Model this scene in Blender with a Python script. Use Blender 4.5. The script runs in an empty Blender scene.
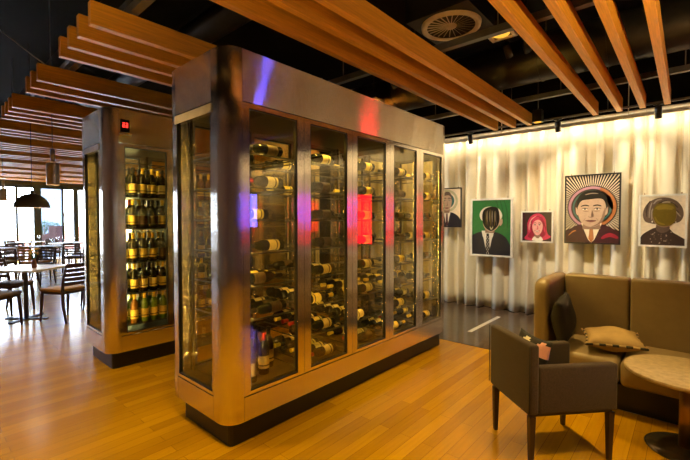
import bpy, bmesh, math, random
from mathutils import Vector, Matrix
random.seed(7)
PI = math.pi
R = math.radians
SC = bpy.context.scene
COL = SC.collection
ORD = ['first', 'second', 'third', 'fourth', 'fifth', 'sixth', 'seventh', 'eighth', 'ninth', 'tenth', 'eleventh', 'twelfth']

# ------------------------------------------------------------------ materials
def nt(name):
    m = bpy.data.materials.new(name); m.use_nodes = True
    t = m.node_tree; t.nodes.clear()
    out = t.nodes.new('ShaderNodeOutputMaterial')
    return m, t, out

def N(t, kind, **kw):
    n = t.nodes.new(kind)
    for k, v in kw.items():
        if k in n.inputs: n.inputs[k].default_value = v
        else: setattr(n, k, v)
    return n

def mat(name, col, rough=.5, metal=0., var=.12, scale=12., bump=0., bscale=80., coat=0., stretch=(1, 1, 1), sheen=0., spec=.5):
    m, t, out = nt(name)
    p = N(t, 'ShaderNodeBsdfPrincipled', Roughness=rough, Metallic=metal)
    p.inputs['Coat Weight'].default_value = coat
    p.inputs['Sheen Weight'].default_value = sheen
    p.inputs['Specular IOR Level'].default_value = spec
    tc = N(t, 'ShaderNodeTexCoord'); mp = N(t, 'ShaderNodeMapping', Scale=stretch)
    t.links.new(tc.outputs['Object'], mp.inputs[0])
    nz = N(t, 'ShaderNodeTexNoise', Scale=scale, Detail=4.)
    t.links.new(mp.outputs[0], nz.inputs['Vector'])
    cr = N(t, 'ShaderNodeValToRGB')
    c = Vector(col)
    cr.color_ramp.elements[0].position = .3; cr.color_ramp.elements[1].position = .7
    cr.color_ramp.elements[0].color = (*(c * (1 - var)), 1)
    cr.color_ramp.elements[1].color = (*[min(1, v * (1 + var)) for v in c], 1)
    t.links.new(nz.outputs['Fac'], cr.inputs[0]); t.links.new(cr.outputs[0], p.inputs['Base Color'])
    if bump:
        b = N(t, 'ShaderNodeBump', Strength=bump, Distance=.01)
        n2 = N(t, 'ShaderNodeTexNoise', Scale=bscale, Detail=3.)
        t.links.new(mp.outputs[0], n2.inputs['Vector'])
        t.links.new(n2.outputs['Fac'], b.inputs['Height']); t.links.new(b.outputs[0], p.inputs['Normal'])
    t.links.new(p.outputs[0], out.inputs[0])
    return m

def emit(name, col, s):
    m, t, out = nt(name)
    e = N(t, 'ShaderNodeEmission', Strength=s); e.inputs[0].default_value = (*col, 1)
    t.links.new(e.outputs[0], out.inputs[0])
    return m

def steel(name, vertical_smear, col=(.80, .73, .66), rough=.10, tilt=1.5, wav=0.):
    """brushed sheet: microscopic grooves run horizontally (vertical_smear) or vertically"""
    m, t, out = nt(name)
    p = N(t, 'ShaderNodeBsdfPrincipled', Roughness=rough, Metallic=1.)
    geo = N(t, 'ShaderNodeNewGeometry'); tc = N(t, 'ShaderNodeTexCoord')
    def noise(scale, detail=0.):
        mp = N(t, 'ShaderNodeMapping', Scale=scale); t.links.new(tc.outputs['Object'], mp.inputs[0])
        nz = N(t, 'ShaderNodeTexNoise', Scale=1., Detail=detail); t.links.new(mp.outputs[0], nz.inputs['Vector'])
        return nz.outputs['Fac']
    def vm(op, a, b=None, sc=None):
        v = N(t, 'ShaderNodeVectorMath', operation=op)
        for i, q in enumerate((a, b)):
            if q is None: continue
            if isinstance(q, tuple): v.inputs[i].default_value = q
            else: t.links.new(q, v.inputs[i])
        if sc is not None: t.links.new(sc, v.inputs['Scale'])
        return v.outputs[0]
    def ma(a, k, c):
        v = N(t, 'ShaderNodeMath', operation='MULTIPLY_ADD'); t.links.new(a, v.inputs[0]); v.inputs[1].default_value = k; v.inputs[2].default_value = c
        return v.outputs[0]
    side = vm('CROSS_PRODUCT', geo.outputs['Normal'], (0, 0, 1))
    fine = (90, 90, 1300) if vertical_smear else (1300, 1300, 90)
    d1 = (0, 0, 1) if vertical_smear else side
    n = vm('ADD', geo.outputs['Normal'], vm('SCALE', d1, None, ma(noise(fine, 1.), tilt, -tilt * .5)))
    if wav:
        n = vm('ADD', n, vm('SCALE', side, None, ma(noise((8, 8, 3.5), 1.), wav, -wav * .5)))
    n = vm('NORMALIZE', n)
    t.links.new(n, p.inputs['Normal'])
    cr = N(t, 'ShaderNodeValToRGB'); c = Vector(col)
    cr.color_ramp.elements[0].color = (*(c * .88), 1); cr.color_ramp.elements[1].color = (*(c * 1.1), 1)
    t.links.new(noise((2, 2, 200) if vertical_smear else (200, 200, 2), 3.), cr.inputs[0]); t.links.new(cr.outputs[0], p.inputs['Base Color'])
    t.links.new(p.outputs[0], out.inputs[0])
    return m

def glass(name, tint, f0=.08):
    m, t, out = nt(name)
    tr = N(t, 'ShaderNodeBsdfTransparent'); tr.inputs[0].default_value = (*tint, 1)
    gl = N(t, 'ShaderNodeBsdfGlossy', Roughness=0.); gl.inputs[0].default_value = (1, 1, 1, 1)
    lw = N(t, 'ShaderNodeLayerWeight', Blend=.5)
    pw = N(t, 'ShaderNodeMath', operation='POWER'); pw.inputs[1].default_value = 5
    ma = N(t, 'ShaderNodeMath', operation='MULTIPLY_ADD'); ma.inputs[1].default_value = 1 - f0; ma.inputs[2].default_value = f0
    mx = N(t, 'ShaderNodeMixShader')
    t.links.new(lw.outputs['Facing'], pw.inputs[0]); t.links.new(pw.outputs[0], ma.inputs[0]); t.links.new(ma.outputs[0], mx.inputs[0])
    t.links.new(tr.outputs[0], mx.inputs[1]); t.links.new(gl.outputs[0], mx.inputs[2])
    t.links.new(mx.outputs[0], out.inputs[0])
    return m

def planks():
    m, t, out = nt('oak_planks')
    p = N(t, 'ShaderNodeBsdfPrincipled', Roughness=.22)
    p.inputs['Specular IOR Level'].default_value = .22
    tc = N(t, 'ShaderNodeTexCoord'); mp = N(t, 'ShaderNodeMapping', Rotation=(0, 0, PI / 2))
    t.links.new(tc.outputs['Object'], mp.inputs[0])
    br = N(t, 'ShaderNodeTexBrick', Scale=1., offset=.37, offset_frequency=2)
    br.inputs['Brick Width'].default_value = 1.1; br.inputs['Row Height'].default_value = .085
    br.inputs['Mortar Size'].default_value = .0012; br.inputs['Mortar Smooth'].default_value = .3; br.inputs['Bias'].default_value = 0
    br.inputs['Color1'].default_value = (.54, .285, .004, 1); br.inputs['Color2'].default_value = (.38, .185, .003, 1)
    br.inputs['Mortar'].default_value = (.15, .065, .003, 1)
    t.links.new(mp.outputs[0], br.inputs['Vector'])
    mp2 = N(t, 'ShaderNodeMapping', Scale=(28, 1.6, 1)); t.links.new(tc.outputs['Object'], mp2.inputs[0])
    nz = N(t, 'ShaderNodeTexNoise', Scale=2., Detail=5.); t.links.new(mp2.outputs[0], nz.inputs['Vector'])
    cr = N(t, 'ShaderNodeValToRGB')
    cr.color_ramp.elements[0].color = (.74, .72, .68, 1); cr.color_ramp.elements[1].color = (1.12, 1.12, 1.1, 1)
    t.links.new(nz.outputs['Fac'], cr.inputs[0])
    mx = N(t, 'ShaderNodeMix', data_type='RGBA', blend_type='MULTIPLY'); mx.inputs[0].default_value = 1
    t.links.new(br.outputs['Color'], mx.inputs[6]); t.links.new(cr.outputs[0], mx.inputs[7])
    t.links.new(mx.outputs[2], p.inputs['Base Color'])
    b = N(t, 'ShaderNodeBump', Strength=.15, Distance=.003, invert=True)
    t.links.new(br.outputs['Fac'], b.inputs['Height']); t.links.new(b.outputs[0], p.inputs['Normal'])
    t.links.new(p.outputs[0], out.inputs[0])
    return m

def marble():
    m, t, out = nt('brown_stone_tile')
    p = N(t, 'ShaderNodeBsdfPrincipled', Roughness=.12)
    tc = N(t, 'ShaderNodeTexCoord'); mp = N(t, 'ShaderNodeMapping', Rotation=(0, 0, PI / 2), Location=(-4.29, 0, 0))
    t.links.new(tc.outputs['Object'], mp.inputs[0])
    br = N(t, 'ShaderNodeTexBrick', Scale=1., offset=.5)
    br.inputs['Brick Width'].default_value = .6; br.inputs['Row Height'].default_value = .6
    br.inputs['Mortar Size'].default_value = .002
    br.inputs['Color1'].default_value = (.085, .058, .04, 1); br.inputs['Color2'].default_value = (.06, .042, .03, 1)
    br.inputs['Mortar'].default_value = (.16, .115, .08, 1)
    t.links.new(mp.outputs[0], br.inputs['Vector'])
    nz = N(t, 'ShaderNodeTexNoise', Scale=5., Detail=8., Distortion=2.); t.links.new(tc.outputs['Object'], nz.inputs['Vector'])
    cr = N(t, 'ShaderNodeValToRGB')
    cr.color_ramp.elements[0].position = .40; cr.color_ramp.elements[0].color = (.6, .6, .6, 1)
    cr.color_ramp.elements[1].position = .72; cr.color_ramp.elements[1].color = (2.2, 2., 1.8, 1)
    t.links.new(nz.outputs['Fac'], cr.inputs[0])
    mx = N(t, 'ShaderNodeMix', data_type='RGBA', blend_type='MULTIPLY'); mx.inputs[0].default_value = 1
    t.links.new(br.outputs['Color'], mx.inputs[6]); t.links.new(cr.outputs[0], mx.inputs[7])
    t.links.new(mx.outputs[2], p.inputs['Base Color']); t.links.new(p.outputs[0], out.inputs[0])
    return m

def striped(name, cols, axis, freq):
    """horizontal boards of one colour family (outdoor screen)"""
    m, t, out = nt(name)
    p = N(t, 'ShaderNodeBsdfPrincipled', Roughness=.7)
    tc = N(t, 'ShaderNodeTexCoord'); wv = N(t, 'ShaderNodeTexWave', Scale=freq, bands_direction=axis)
    cr = N(t, 'ShaderNodeValToRGB'); cr.color_ramp.elements[0].color = (*cols[0], 1); cr.color_ramp.elements[1].color = (*cols[1], 1)
    t.links.new(tc.outputs['Object'], wv.inputs['Vector']); t.links.new(wv.outputs['Fac'], cr.inputs[0])
    t.links.new(cr.outputs[0], p.inputs['Base Color']); t.links.new(p.outputs[0], out.inputs[0])
    return m

M = {}
M['planks'] = planks(); M['tile'] = marble()
M['steel'] = steel('vertically_brushed_steel', False)
M['steel_top'] = steel('horizontally_brushed_steel', True, col=(.93, .85, .74), tilt=2.5, wav=.045, rough=.06)
M['glass'] = glass('bronze_glass', (.94, .88, .64), .068)
M['clear'] = glass('clear_window_glass', (.97, .98, .98), .04)
M['black'] = mat('black_lacquer', (.012, .010, .009), .35)
M['ceiling'] = mat('black_ceiling_paint', (.008, .007, .007), .8, bump=.2, bscale=9, spec=.08)
M['duct'] = mat('dark_duct_metal', (.05, .045, .04), .38, .7, stretch=(1, 1, 1))
M['plaster'] = mat('dark_plaster', (.10, .075, .055), .8)
M['plaster2'] = mat('warm_brown_plaster', (.30, .20, .12), .8)
M['wood'] = mat('orange_oak_veneer', (.70, .33, .03), .42, var=.16, scale=6, stretch=(14, .7, 14))
M['rail'] = mat('grey_steel_channel', (.17, .17, .19), .45, .6)
M['curtain'] = mat('cream_curtain_cloth', (.82, .73, .55), .85, var=.04, scale=3, bump=.15, bscale=220, sheen=.2)
M['pelmet'] = mat('cream_pelmet_paint', (.74, .66, .52), .7)
M['leather'] = mat('tan_leather', (.27, .195, .105), .38, bump=.12, bscale=260, var=.06)
M['tanfab'] = mat('tan_cushion_cloth', (.42, .28, .12), .65, bump=.2, bscale=300)
M['blackfab'] = mat('black_cushion_cloth', (.014, .011, .010), .75, bump=.3, bscale=300)
M['brownfab'] = mat('brown_woven_fabric', (.045, .026, .018), .8, var=.35, scale=160, bump=.35, bscale=420, sheen=.15)
M['darkwood'] = mat('dark_stained_wood', (.030, .015, .009), .4, var=.3, scale=8, stretch=(4, 4, .6))
M['chairwood'] = mat('walnut_chair_wood', (.075, .034, .018), .35, var=.3, scale=8, stretch=(4, 4, .6))
M['seat_ochre'] = mat('ochre_seat_cloth', (.44, .24, .05), .7, bump=.2, bscale=300)
M['seat_grey'] = mat('grey_brown_seat_cloth', (.20, .15, .13), .7, bump=.2, bscale=300)
M['orange'] = mat('orange_seat_cloth', (.62, .28, .02), .6)
M['stone_top'] = mat('mottled_beige_stone', (.46, .35, .22), .32, var=.22, scale=26)
M['bronze'] = mat('brushed_bronze', (.36, .23, .10), .35, 1., var=.1)
M['darkbase'] = mat('dark_bronze_base', (.11, .085, .055), .25, .7)
M['chrome'] = mat('chrome', (.7, .68, .65), .15, 1., var=.03)
M['wire'] = mat('dark_rack_metal', (.06, .05, .04), .3, .8)
M['whitetop'] = mat('white_table_laminate', (.72, .72, .74), .3)
M['cloth'] = mat('white_table_linen', (.8, .8, .82), .8)
M['lampshell'] = mat('charcoal_lamp_enamel', (.11, .11, .115), .5)
M['lampwhite'] = mat('white_lamp_enamel', (.75, .72, .68), .5)
M['champagne'] = mat('champagne_lamp_metal', (.62, .55, .47), .4, .3)
M['cord'] = mat('black_cord', (.01, .01, .01), .6)
M['palecable'] = mat('pale_cable', (.42, .34, .24), .6)
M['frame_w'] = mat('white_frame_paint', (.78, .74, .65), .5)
M['frame_b'] = mat('black_frame_paint', (.012, .010, .010), .35)
M['bottle'] = mat('dark_bottle_glass', (.006, .007, .004), .07, var=.3, coat=.5)
M['bottle_g'] = mat('green_bottle_glass', (.16, .30, .04), .08, var=.3, coat=.5)
M['bottle_a'] = mat('amber_bottle_glass', (.26, .11, .012), .08, var=.3, coat=.5)
M['lab_y'] = mat('yellowed_label_paper', (.86, .69, .16), .6, var=.1, scale=60)
M['lab_c'] = mat('cream_label_paper', (.82, .68, .28), .6, var=.1, scale=60)
M['lab_d'] = mat('dark_label_paper', (.08, .05, .03), .6, var=.2, scale=60)
M['ink'] = mat('label_ink', (.05, .035, .02), .6)
M['foil_g'] = mat('gold_foil', (.85, .62, .07), .4, .3)
M['foil_r'] = mat('red_foil', (.35, .015, .01), .35, .3)
M['foil_k'] = mat('black_foil', (.02, .015, .015), .35, .2)
M['amber_lens'] = emit('lit_amber_lens', (1, .46, .05), .75)
M['warm_led'] = emit('lit_warm_led', (1, .74, .25), 3)
M['warm_bulb'] = emit('lit_warm_bulb', (1, .66, .30), 9)
M['redled'] = emit('lit_red_digits', (1, .03, .02), 3)
M['redbox'] = emit('lit_red_lightbox', (1, .010, .030), 5.0)
M['bluebox'] = emit('lit_blue_lightbox', (.10, .09, 1), 14)
M['winframe'] = mat('blue_grey_window_frame', (.055, .065, .085), .4, .2)
M['bluepanel'] = mat('blue_grey_door_panel', (.11, .15, .22), .35)
M['paving'] = mat('pale_paving', (.62, .60, .60), .8)
M['terracotta'] = striped('terracotta_boards', ((.28, .10, .07), (.46, .19, .13)), 'Z', 2.2)
M['leaf'] = mat('leaf_green', (.10, .26, .04), .6, var=.4)
M['flower'] = mat('yellow_flower_petals', (.75, .50, .05), .6)
M['vase'] = mat('terracotta_vase', (.36, .15, .09), .5)
M['blueglass'] = glass('blue_door_glass', (.22, .25, .30), .10)
M['tumbler'] = glass('drinking_glass', (.93, .95, .97), .12)
# picture inks
def ink(name, c): M[name] = mat('ink_' + name, c, .28, var=.08, scale=30)
for n_, c_ in dict(p_green=(.03, .17, .045), p_dark=(.022, .015, .018), p_navy=(.018, .017, .026), p_white=(.75, .70, .60), p_black=(.008, .007, .007),
                   p_skin=(.50, .34, .24), p_skinsh=(.27, .16, .11), p_grey=(.32, .26, .21), p_lip=(.26, .10, .08), p_pink=(.62, .04, .11), p_rose=(.85, .42, .38),
                   p_crim=(.30, .012, .04), p_mauve=(.45, .22, .30), p_rust=(.42, .15, .05), p_beige=(.76, .62, .45), p_sepia=(.05, .03, .022), p_sepia2=(.13, .085, .06),
                   p_olive=(.14, .092, .010), p_olive2=(.23, .155, .02), p_maroon=(.05, .012, .02), p_teal=(.05, .13, .12), p_halo=(.46, .43, .26), p_grn=(.02, .10, .03)).items():
    ink(n_, c_)

# ------------------------------------------------------------------ mesh helpers
def box(bm, x0, x1, y0, y1, z0, z1, mi=0, bev=0., seg=2, mtx=None):
    r = bmesh.ops.create_cube(bm, size=1.)
    vs = r['verts']
    for v in vs:
        v.co = Vector(((v.co.x + .5) * (x1 - x0) + x0, (v.co.y + .5) * (y1 - y0) + y0, (v.co.z + .5) * (z1 - z0) + z0))
    fs = {f for v in vs for f in v.link_faces}
    for f in fs: f.material_index = mi
    if bev:
        es = list({e for v in vs for e in v.link_edges})
        rr = bmesh.ops.bevel(bm, geom=es, offset=bev, segments=seg, affect='EDGES', profile=.5)
        vs = list({v for f in rr['faces'] for v in f.verts} | {v for v in vs if v.is_valid})
        for f in rr['faces']: f.material_index = mi
    if mtx is not None: bmesh.ops.transform(bm, matrix=mtx, verts=vs)
    return vs

def tube(bm, pts, r, n=8, mi=0, caps=True):
    pts = [Vector(p) for p in pts]
    rs = r if isinstance(r, (list, tuple)) else [r] * len(pts)
    rings = []
    d0 = (pts[1] - pts[0]).normalized()
    up = Vector((0, 0, 1)) if abs(d0.z) < .9 else Vector((1, 0, 0))
    for i, p in enumerate(pts):
        a = pts[max(i - 1, 0)]; b = pts[min(i + 1, len(pts) - 1)]
        d = (b - a).normalized()
        s = d.cross(up).normalized(); w = s.cross(d).normalized()
        rings.append([bm.verts.new(p + (s * math.cos(2 * PI * k / n) + w * math.sin(2 * PI * k / n)) * rs[i]) for k in range(n)])
    for a, b in zip(rings, rings[1:]):
        for k in range(n):
            f = bm.faces.new((a[k], a[(k + 1) % n], b[(k + 1) % n], b[k])); f.material_index = mi; f.smooth = True
    if caps:
        for q in (rings[0][::-1], rings[-1]):
            f = bm.faces.new(q); f.material_index = mi
    return rings

def lathe(bm, prof, n=20, mi=0, c=(0, 0, 0), a0=0., a1=2 * PI):
    """prof: (radius, z) list; revolve about z at c"""
    full = abs(a1 - a0 - 2 * PI) < 1e-6
    m = n if full else n + 1
    rings = []
    for rad, z in prof:
        rings.append([bm.verts.new((c[0] + rad * math.cos(a0 + (a1 - a0) * k / n), c[1] + rad * math.sin(a0 + (a1 - a0) * k / n), c[2] + z)) for k in range(m)])
    for a, b in zip(rings, rings[1:]):
        for k in range(m if full else m - 1):
            f = bm.faces.new((a[k], a[(k + 1) % m], b[(k + 1) % m], b[k])); f.material_index = mi; f.smooth = True
    return rings

def prism(bm, poly, z0, z1, mi=0, smooth=False):
    lo = [bm.verts.new((x, y, z0)) for x, y in poly]; hi = [bm.verts.new((x, y, z1)) for x, y in poly]
    n = len(poly)
    for f in (bm.faces.new(lo[::-1]), bm.faces.new(hi)): f.material_index = mi
    for k in range(n):
        f = bm.faces.new((lo[k], lo[(k + 1) % n], hi[(k + 1) % n], hi[k])); f.material_index = mi; f.smooth = smooth

def obj(name, bm, mats, parent=None, loc=None, rot=None, smooth=None, weld=True):
    if weld: bmesh.ops.remove_doubles(bm, verts=bm.verts, dist=1e-6)
    bmesh.ops.recalc_face_normals(bm, faces=bm.faces)
    me = bpy.data.meshes.new(name); bm.to_mesh(me); bm.free()
    for m in (mats if isinstance(mats, (list, tuple)) else [mats]): me.materials.append(M[m])
    if smooth is not None:
        me.set_sharp_from_angle(angle=R(smooth))
        for p in me.polygons: p.use_smooth = True
    o = bpy.data.objects.new(name, me); COL.objects.link(o)
    if parent: o.parent = parent
    if loc: o.location = loc
    if rot: o.rotation_euler = rot
    return o

def tag(o, label, cat, group=None, kind=None):
    if label: o['label'] = label
    if cat: o['category'] = cat
    if group: o['group'] = group
    if kind: o['kind'] = kind
    return o

def thing(name, label, cat, loc=(0, 0, 0), rz=0., group=None):
    o = bpy.data.objects.new(name, None); COL.objects.link(o)
    o.location = loc; o.rotation_euler = (0, 0, rz); o.empty_display_size = .05
    return tag(o, label, cat, group)

def struct(name, bm, mats, **k):
    o = obj(name, bm, mats, **k)
    if not o.parent: o['kind'] = 'structure'
    return o

KIDS = {}
def copy_tree(o, parent=None):
    c = o.copy(); COL.objects.link(c)
    if parent: c.parent = parent
    for ch in KIDS.setdefault(o.name, [q for q in bpy.data.objects if q.parent == o]): copy_tree(ch, c)
    return c

def B(): return bmesh.new()
def simple(name, mats, *boxes, parent=None, bev=0., kind=None, **k):
    bm = B()
    for b in boxes: box(bm, *b, bev=bev)
    return obj(name, bm, mats, parent, **k)

def lamp(name, kind, loc, energy, col, parent=None, size=.08, spot=None, blend=.6, target=None, size_y=None):
    l = bpy.data.lights.new(name, kind); l.energy = energy; l.color = col
    if kind == 'AREA':
        l.shape = 'RECTANGLE'; l.size = size; l.size_y = size_y or size
    else: l.shadow_soft_size = size
    if spot: l.spot_size = R(spot); l.spot_blend = blend
    o = bpy.data.objects.new(name, l); COL.objects.link(o); o.location = loc
    if target:
        o.rotation_euler = (Vector(target) - Vector(loc)).to_track_quat('-Z', 'Y').to_euler()
    if parent:
        o.parent = parent; o.matrix_parent_inverse = Matrix.Translation(-Vector(parent.location))
    return o

# ------------------------------------------------------------------ camera
cam = bpy.data.cameras.new('camera'); cam.sensor_width = 36; cam.lens = 388 / 690 * 36; cam.clip_start = .05
co = bpy.data.objects.new('camera', cam); COL.objects.link(co)
co.location = (0, 0, 1.45); co.rotation_euler = (PI / 2 - math.atan(10 / 388), 0, R(41.5))
SC.camera = co

# ------------------------------------------------------------------ the room
WX, EX, SY, NY, CH = -18., 6., -5., 6.5, 4.0
bm = B(); box(bm, WX, EX, SY, NY, -.1, 0); struct('floor', bm, 'planks')
bm = B(); box(bm, -5.6, EX, 4.29, NY, .0, .004); struct('floor_stone', bm, 'tile')
bm = B(); box(bm, -2.125, -2.07, 4.80, 5.85, .004, .0055); struct('trim_reflection', bm, 'frame_w')  # pale strip standing in for a bright reflection on the tile
bm = B(); box(bm, WX, EX, SY, NY, CH, CH + .1); struct('ceiling', bm, 'ceiling')
bm = B(); box(bm, WX, EX, NY, NY + .1, 0, CH); struct('wall_back', bm, 'ceiling')
bm = B(); box(bm, WX, EX, SY - .1, SY, 0, CH); struct('wall_front', bm, 'plaster2')
bm = B(); box(bm, EX, EX + .1, SY, NY, 0, CH); struct('wall_right', bm, 'plaster2')
bm = B(); box(bm, WX - .15, WX, SY, NY, 2.74, CH); struct('wall_left', bm, 'plaster')
# window wall: separate glazed bays
bm = B(); box(bm, WX - .15, WX, SY, -1.8, 0, 2.74); struct('wall_left_lower', bm, 'plaster')
ys = [-1.8, -.2, 1.28, 2.63, 3.14, 3.30, 4.00, 4.47, 5.5, 6.5]
wn = 0
for i, (a, b) in enumerate(zip(ys, ys[1:])):
    if abs(a - 3.14) < 1e-6:
        bm = B(); box(bm, WX - .1, WX, a, b, 0, 2.74); struct('trim_2', bm, 'winframe'); continue
    if abs(a - 3.30) < 1e-6:
        d = thing('door_1', None, None, (WX, a, 0)); d['kind'] = 'structure'
        simple('panel', 'blueglass', (-.08, -.02, .03, b - a - .03, .02, 2.62), parent=d)
        simple('frame', 'winframe', (-.1, 0, 0, .03, 0, 2.74), (-.1, 0, b - a - .03, b - a, 0, 2.74), (-.1, 0, .03, b - a - .03, 2.62, 2.74), parent=d)
        simple('handle', 'chrome', (-.02, .03, .08, .11, .9, 1.2), parent=d)
        continue
    wn += 1
    w = thing('window_%d' % wn, None, None, (WX, a, 0)); w['kind'] = 'structure'
    t = .035
    e = .13 if abs(b - 4.47) < 1e-6 else t
    L = b - a
    simple('window_frame', 'winframe', (-.1, 0, 0, t, 0, 2.74), (-.1, 0, L - e, L, 0, 2.74), (-.1, 0, t, L - e, 0, .06), (-.1, 0, t, L - e, 2.62, 2.74), parent=w)
    simple('pane', 'clear', (-.055, -.045, t, L - e, .06, 2.62), parent=w)
# outside
bm = B(); box(bm, -60, WX - .15, -40, 40, -.2, -.1); struct('ground_outside', bm, 'paving')
bm = B(); box(bm, -24.2, -24, 3.25, 4.75, -.1, .75); box(bm, -24.2, -24, 4.75, 6.9, -.1, 1.15)
tag(obj('garden_screen', bm, 'terracotta'), 'low terracotta boarded screen standing outside the bright windows', 'screen')
bm = B()
for k in range(900):
    a = random.uniform(0, 2 * PI); rr = random.random() ** .5
    c = Vector((-24.8 + .35 * rr * math.cos(a), 4.7 + .7 * rr * math.sin(a), 1.05 + random.uniform(-.5, .42) * (1 - rr * .6)))
    s = .05; q = Matrix.Rotation(random.uniform(0, 6), 3, Vector((random.uniform(-1, 1), random.uniform(-1, 1), random.uniform(-1, 1))).normalized())
    bm.faces.new([bm.verts.new(c + q @ Vector(v) * s) for v in ((-1, 0, 0), (0, -.5, .1), (1, 0, 0), (0, .5, .1))])
g = thing('garden_shrub', 'green leafy shrub behind the terracotta screen outdoors', 'shrub', (-24.8, 4.7, -.1))
obj('foliage', bm, 'leaf', g, loc=(24.8, -4.7, .1))
bm = B()
for k in range(6): tube(bm, [(-.05 + .02 * k, -.3 + .12 * k, 0), (-.1 + .04 * k, -.5 + .2 * k, .7)], .012, 6)
obj('stem', bm, 'darkwood', g)

# ------------------------------------------------------------------ ceiling: baffles, rails, duct, diffuser, lights
def baffle(x, label, group, y0=.865, y1=5.93):
    bm = B(); box(bm, -.03, .03, 0, y1 - y0, 0, .165, bev=.003, seg=1)
    r = thing('wooden_baffle', label, 'ceiling baffle', (x, y0, 2.80), 0, group)
    obj('board', bm, 'wood', r)
    for yy in (.265, 2.365, 4.465):
        bm = B(); box(bm, -.012, .012, yy, yy + .03, .165, .18); obj('hanger', bm, 'rail', r)
proto = None
groups = [([-.205, -.435, -.665, -.92], 'above the sofa', 'baffles above the sofa'),
          ([-1.72, -1.94, -2.20], 'above the front of the big wine cabinet', 'baffles over the big cabinet'),
          ([-3.125, -3.40, -3.655, -3.92], 'over the aisle between the wine cabinets', 'baffles over the aisle'),
          ([-4.745, -5.04, -5.275], 'just past the small wine cabinet', 'baffles beyond the small cabinet')]
x = -6.085; k = 0
names = ['over the near dining table', 'in the next cluster past the near table', 'in the third cluster over the dining room', 'in the fourth cluster over the dining room',
         'in the fifth cluster over the dining room', 'in the sixth cluster over the dining room', 'in the seventh cluster over the dining room', 'in the last cluster before the windows']
while x > -17.2 and k < 8:
    c = 4 if k % 2 == 0 else 3
    groups.append(([x - .255 * q for q in range(c)], names[k], 'baffles ' + names[k])); x -= 1.56 if c == 4 else 1.40; k += 1
for xs, where, grp in groups:
    for q, xx in enumerate(xs):
        baffle(xx, '%s wooden baffle from the sofa side %s' % (ORD[q], where), grp)
for q, (yy, w) in enumerate(((1.12, 'near the open ends of the wooden baffles'), (3.22, 'across the middle of the wooden baffles'), (5.32, 'beside the round duct above the baffles'))):
    bm = B(); box(bm, -17.9, .1, yy, yy + .06, 2.98, 3.04)
    for xx in (-17, -14, -11, -8, -5.6, -2.9, -1.2, -.05): tube(bm, [(xx, yy + .03, 3.04), (xx, yy + .03, CH)], .006, 6)
    tag(obj('support_rail', bm, 'rail'), 'grey steel rail hanging ' + w, 'rail', 'rails carrying the baffles')
# round duct
dd = thing('air_duct', 'fat round black air duct running along under the ceiling by the curtain', 'duct', (0, 5.0, 3.36))
bm = B(); tube(bm, [(-9, 0, 0), (5.9, 0, 0)], .26, 40)
obj('duct_body', bm, 'duct', dd, smooth=40)
for k in range(22):
    bm = B(); tube(bm, [(-8.6 + k * .66, 0, 0), (-8.58 + k * .66, 0, 0)], .268, 40)
    obj('seam_ring', bm, 'duct', dd, smooth=40)
for xx in (-8, -5, -2.6, .4, 3.4):
    bm = B(); box(bm, xx, xx + .03, -.01, .01, .25, .64); obj('hanger_strap', bm, 'rail', dd)
for (yy, zz, rad, lab) in ((2.3, 3.62, .15, 'slim black pipe duct under the ceiling over the cabinets'), (.2, 3.55, .2, 'black pipe duct crossing the ceiling above the open baffle ends')):
    bm = B(); tube(bm, [(-17.5, yy, zz), (5.5, yy, zz)], rad, 28)
    for xx in (-14, -10, -6, -3, -1, 3): box(bm, xx, xx + .03, yy - .01, yy + .01, zz + rad - .01, CH)
    tag(obj('air_duct', bm, 'duct', smooth=40), lab, 'duct')
# beam over the tables in the dark ceiling
for (yy, zz, ww, lab) in ((-.6, 3.75, .25, 'broad dark steel beam crossing the black ceiling by the dining room'), (1.55, 3.72, .12, 'narrow dark steel beam in the black ceiling above the cabinet ends')):
    bm = B(); box(bm, -17.8, 5.8, yy, yy + ww, zz, CH)
    tag(obj('steel_joist', bm, 'duct'), lab, 'joist')
# diffuser
F = thing('air_diffuser', 'round metal ceiling air diffuser with radial blades and square plate', 'air vent', (-1.64, 3.30, 3.2))
bm = B(); lathe(bm, [(.21, -.005), (.235, -.02), (.26, -.012), (.265, .01)], 40)
obj('rim', bm, 'champagne', F)
bm = B()
for k in range(24):
    a = 2 * PI * k / 24
    mt = Matrix.Rotation(a, 4, 'Z') @ Matrix.Translation((.13, 0, .004)) @ Matrix.Rotation(.55, 4, 'X')
    box(bm, -.082, .082, -.0045, .0045, -.001, .001, mtx=mt)
obj('blades', bm, 'champagne', F)
bm = B(); lathe(bm, [(0.0001, -.018), (.03, -.016), (.048, -.004), (.05, .01)], 24); obj('hub', bm, 'champagne', F)
bm = B(); box(bm, -.29, .29, -.29, .29, .012, .03); obj('plate', bm, 'duct', F)
bm = B(); box(bm, -.29, .29, -.29, .29, .03, CH - 3.2); obj('plenum_box', bm, 'black', F)

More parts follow.
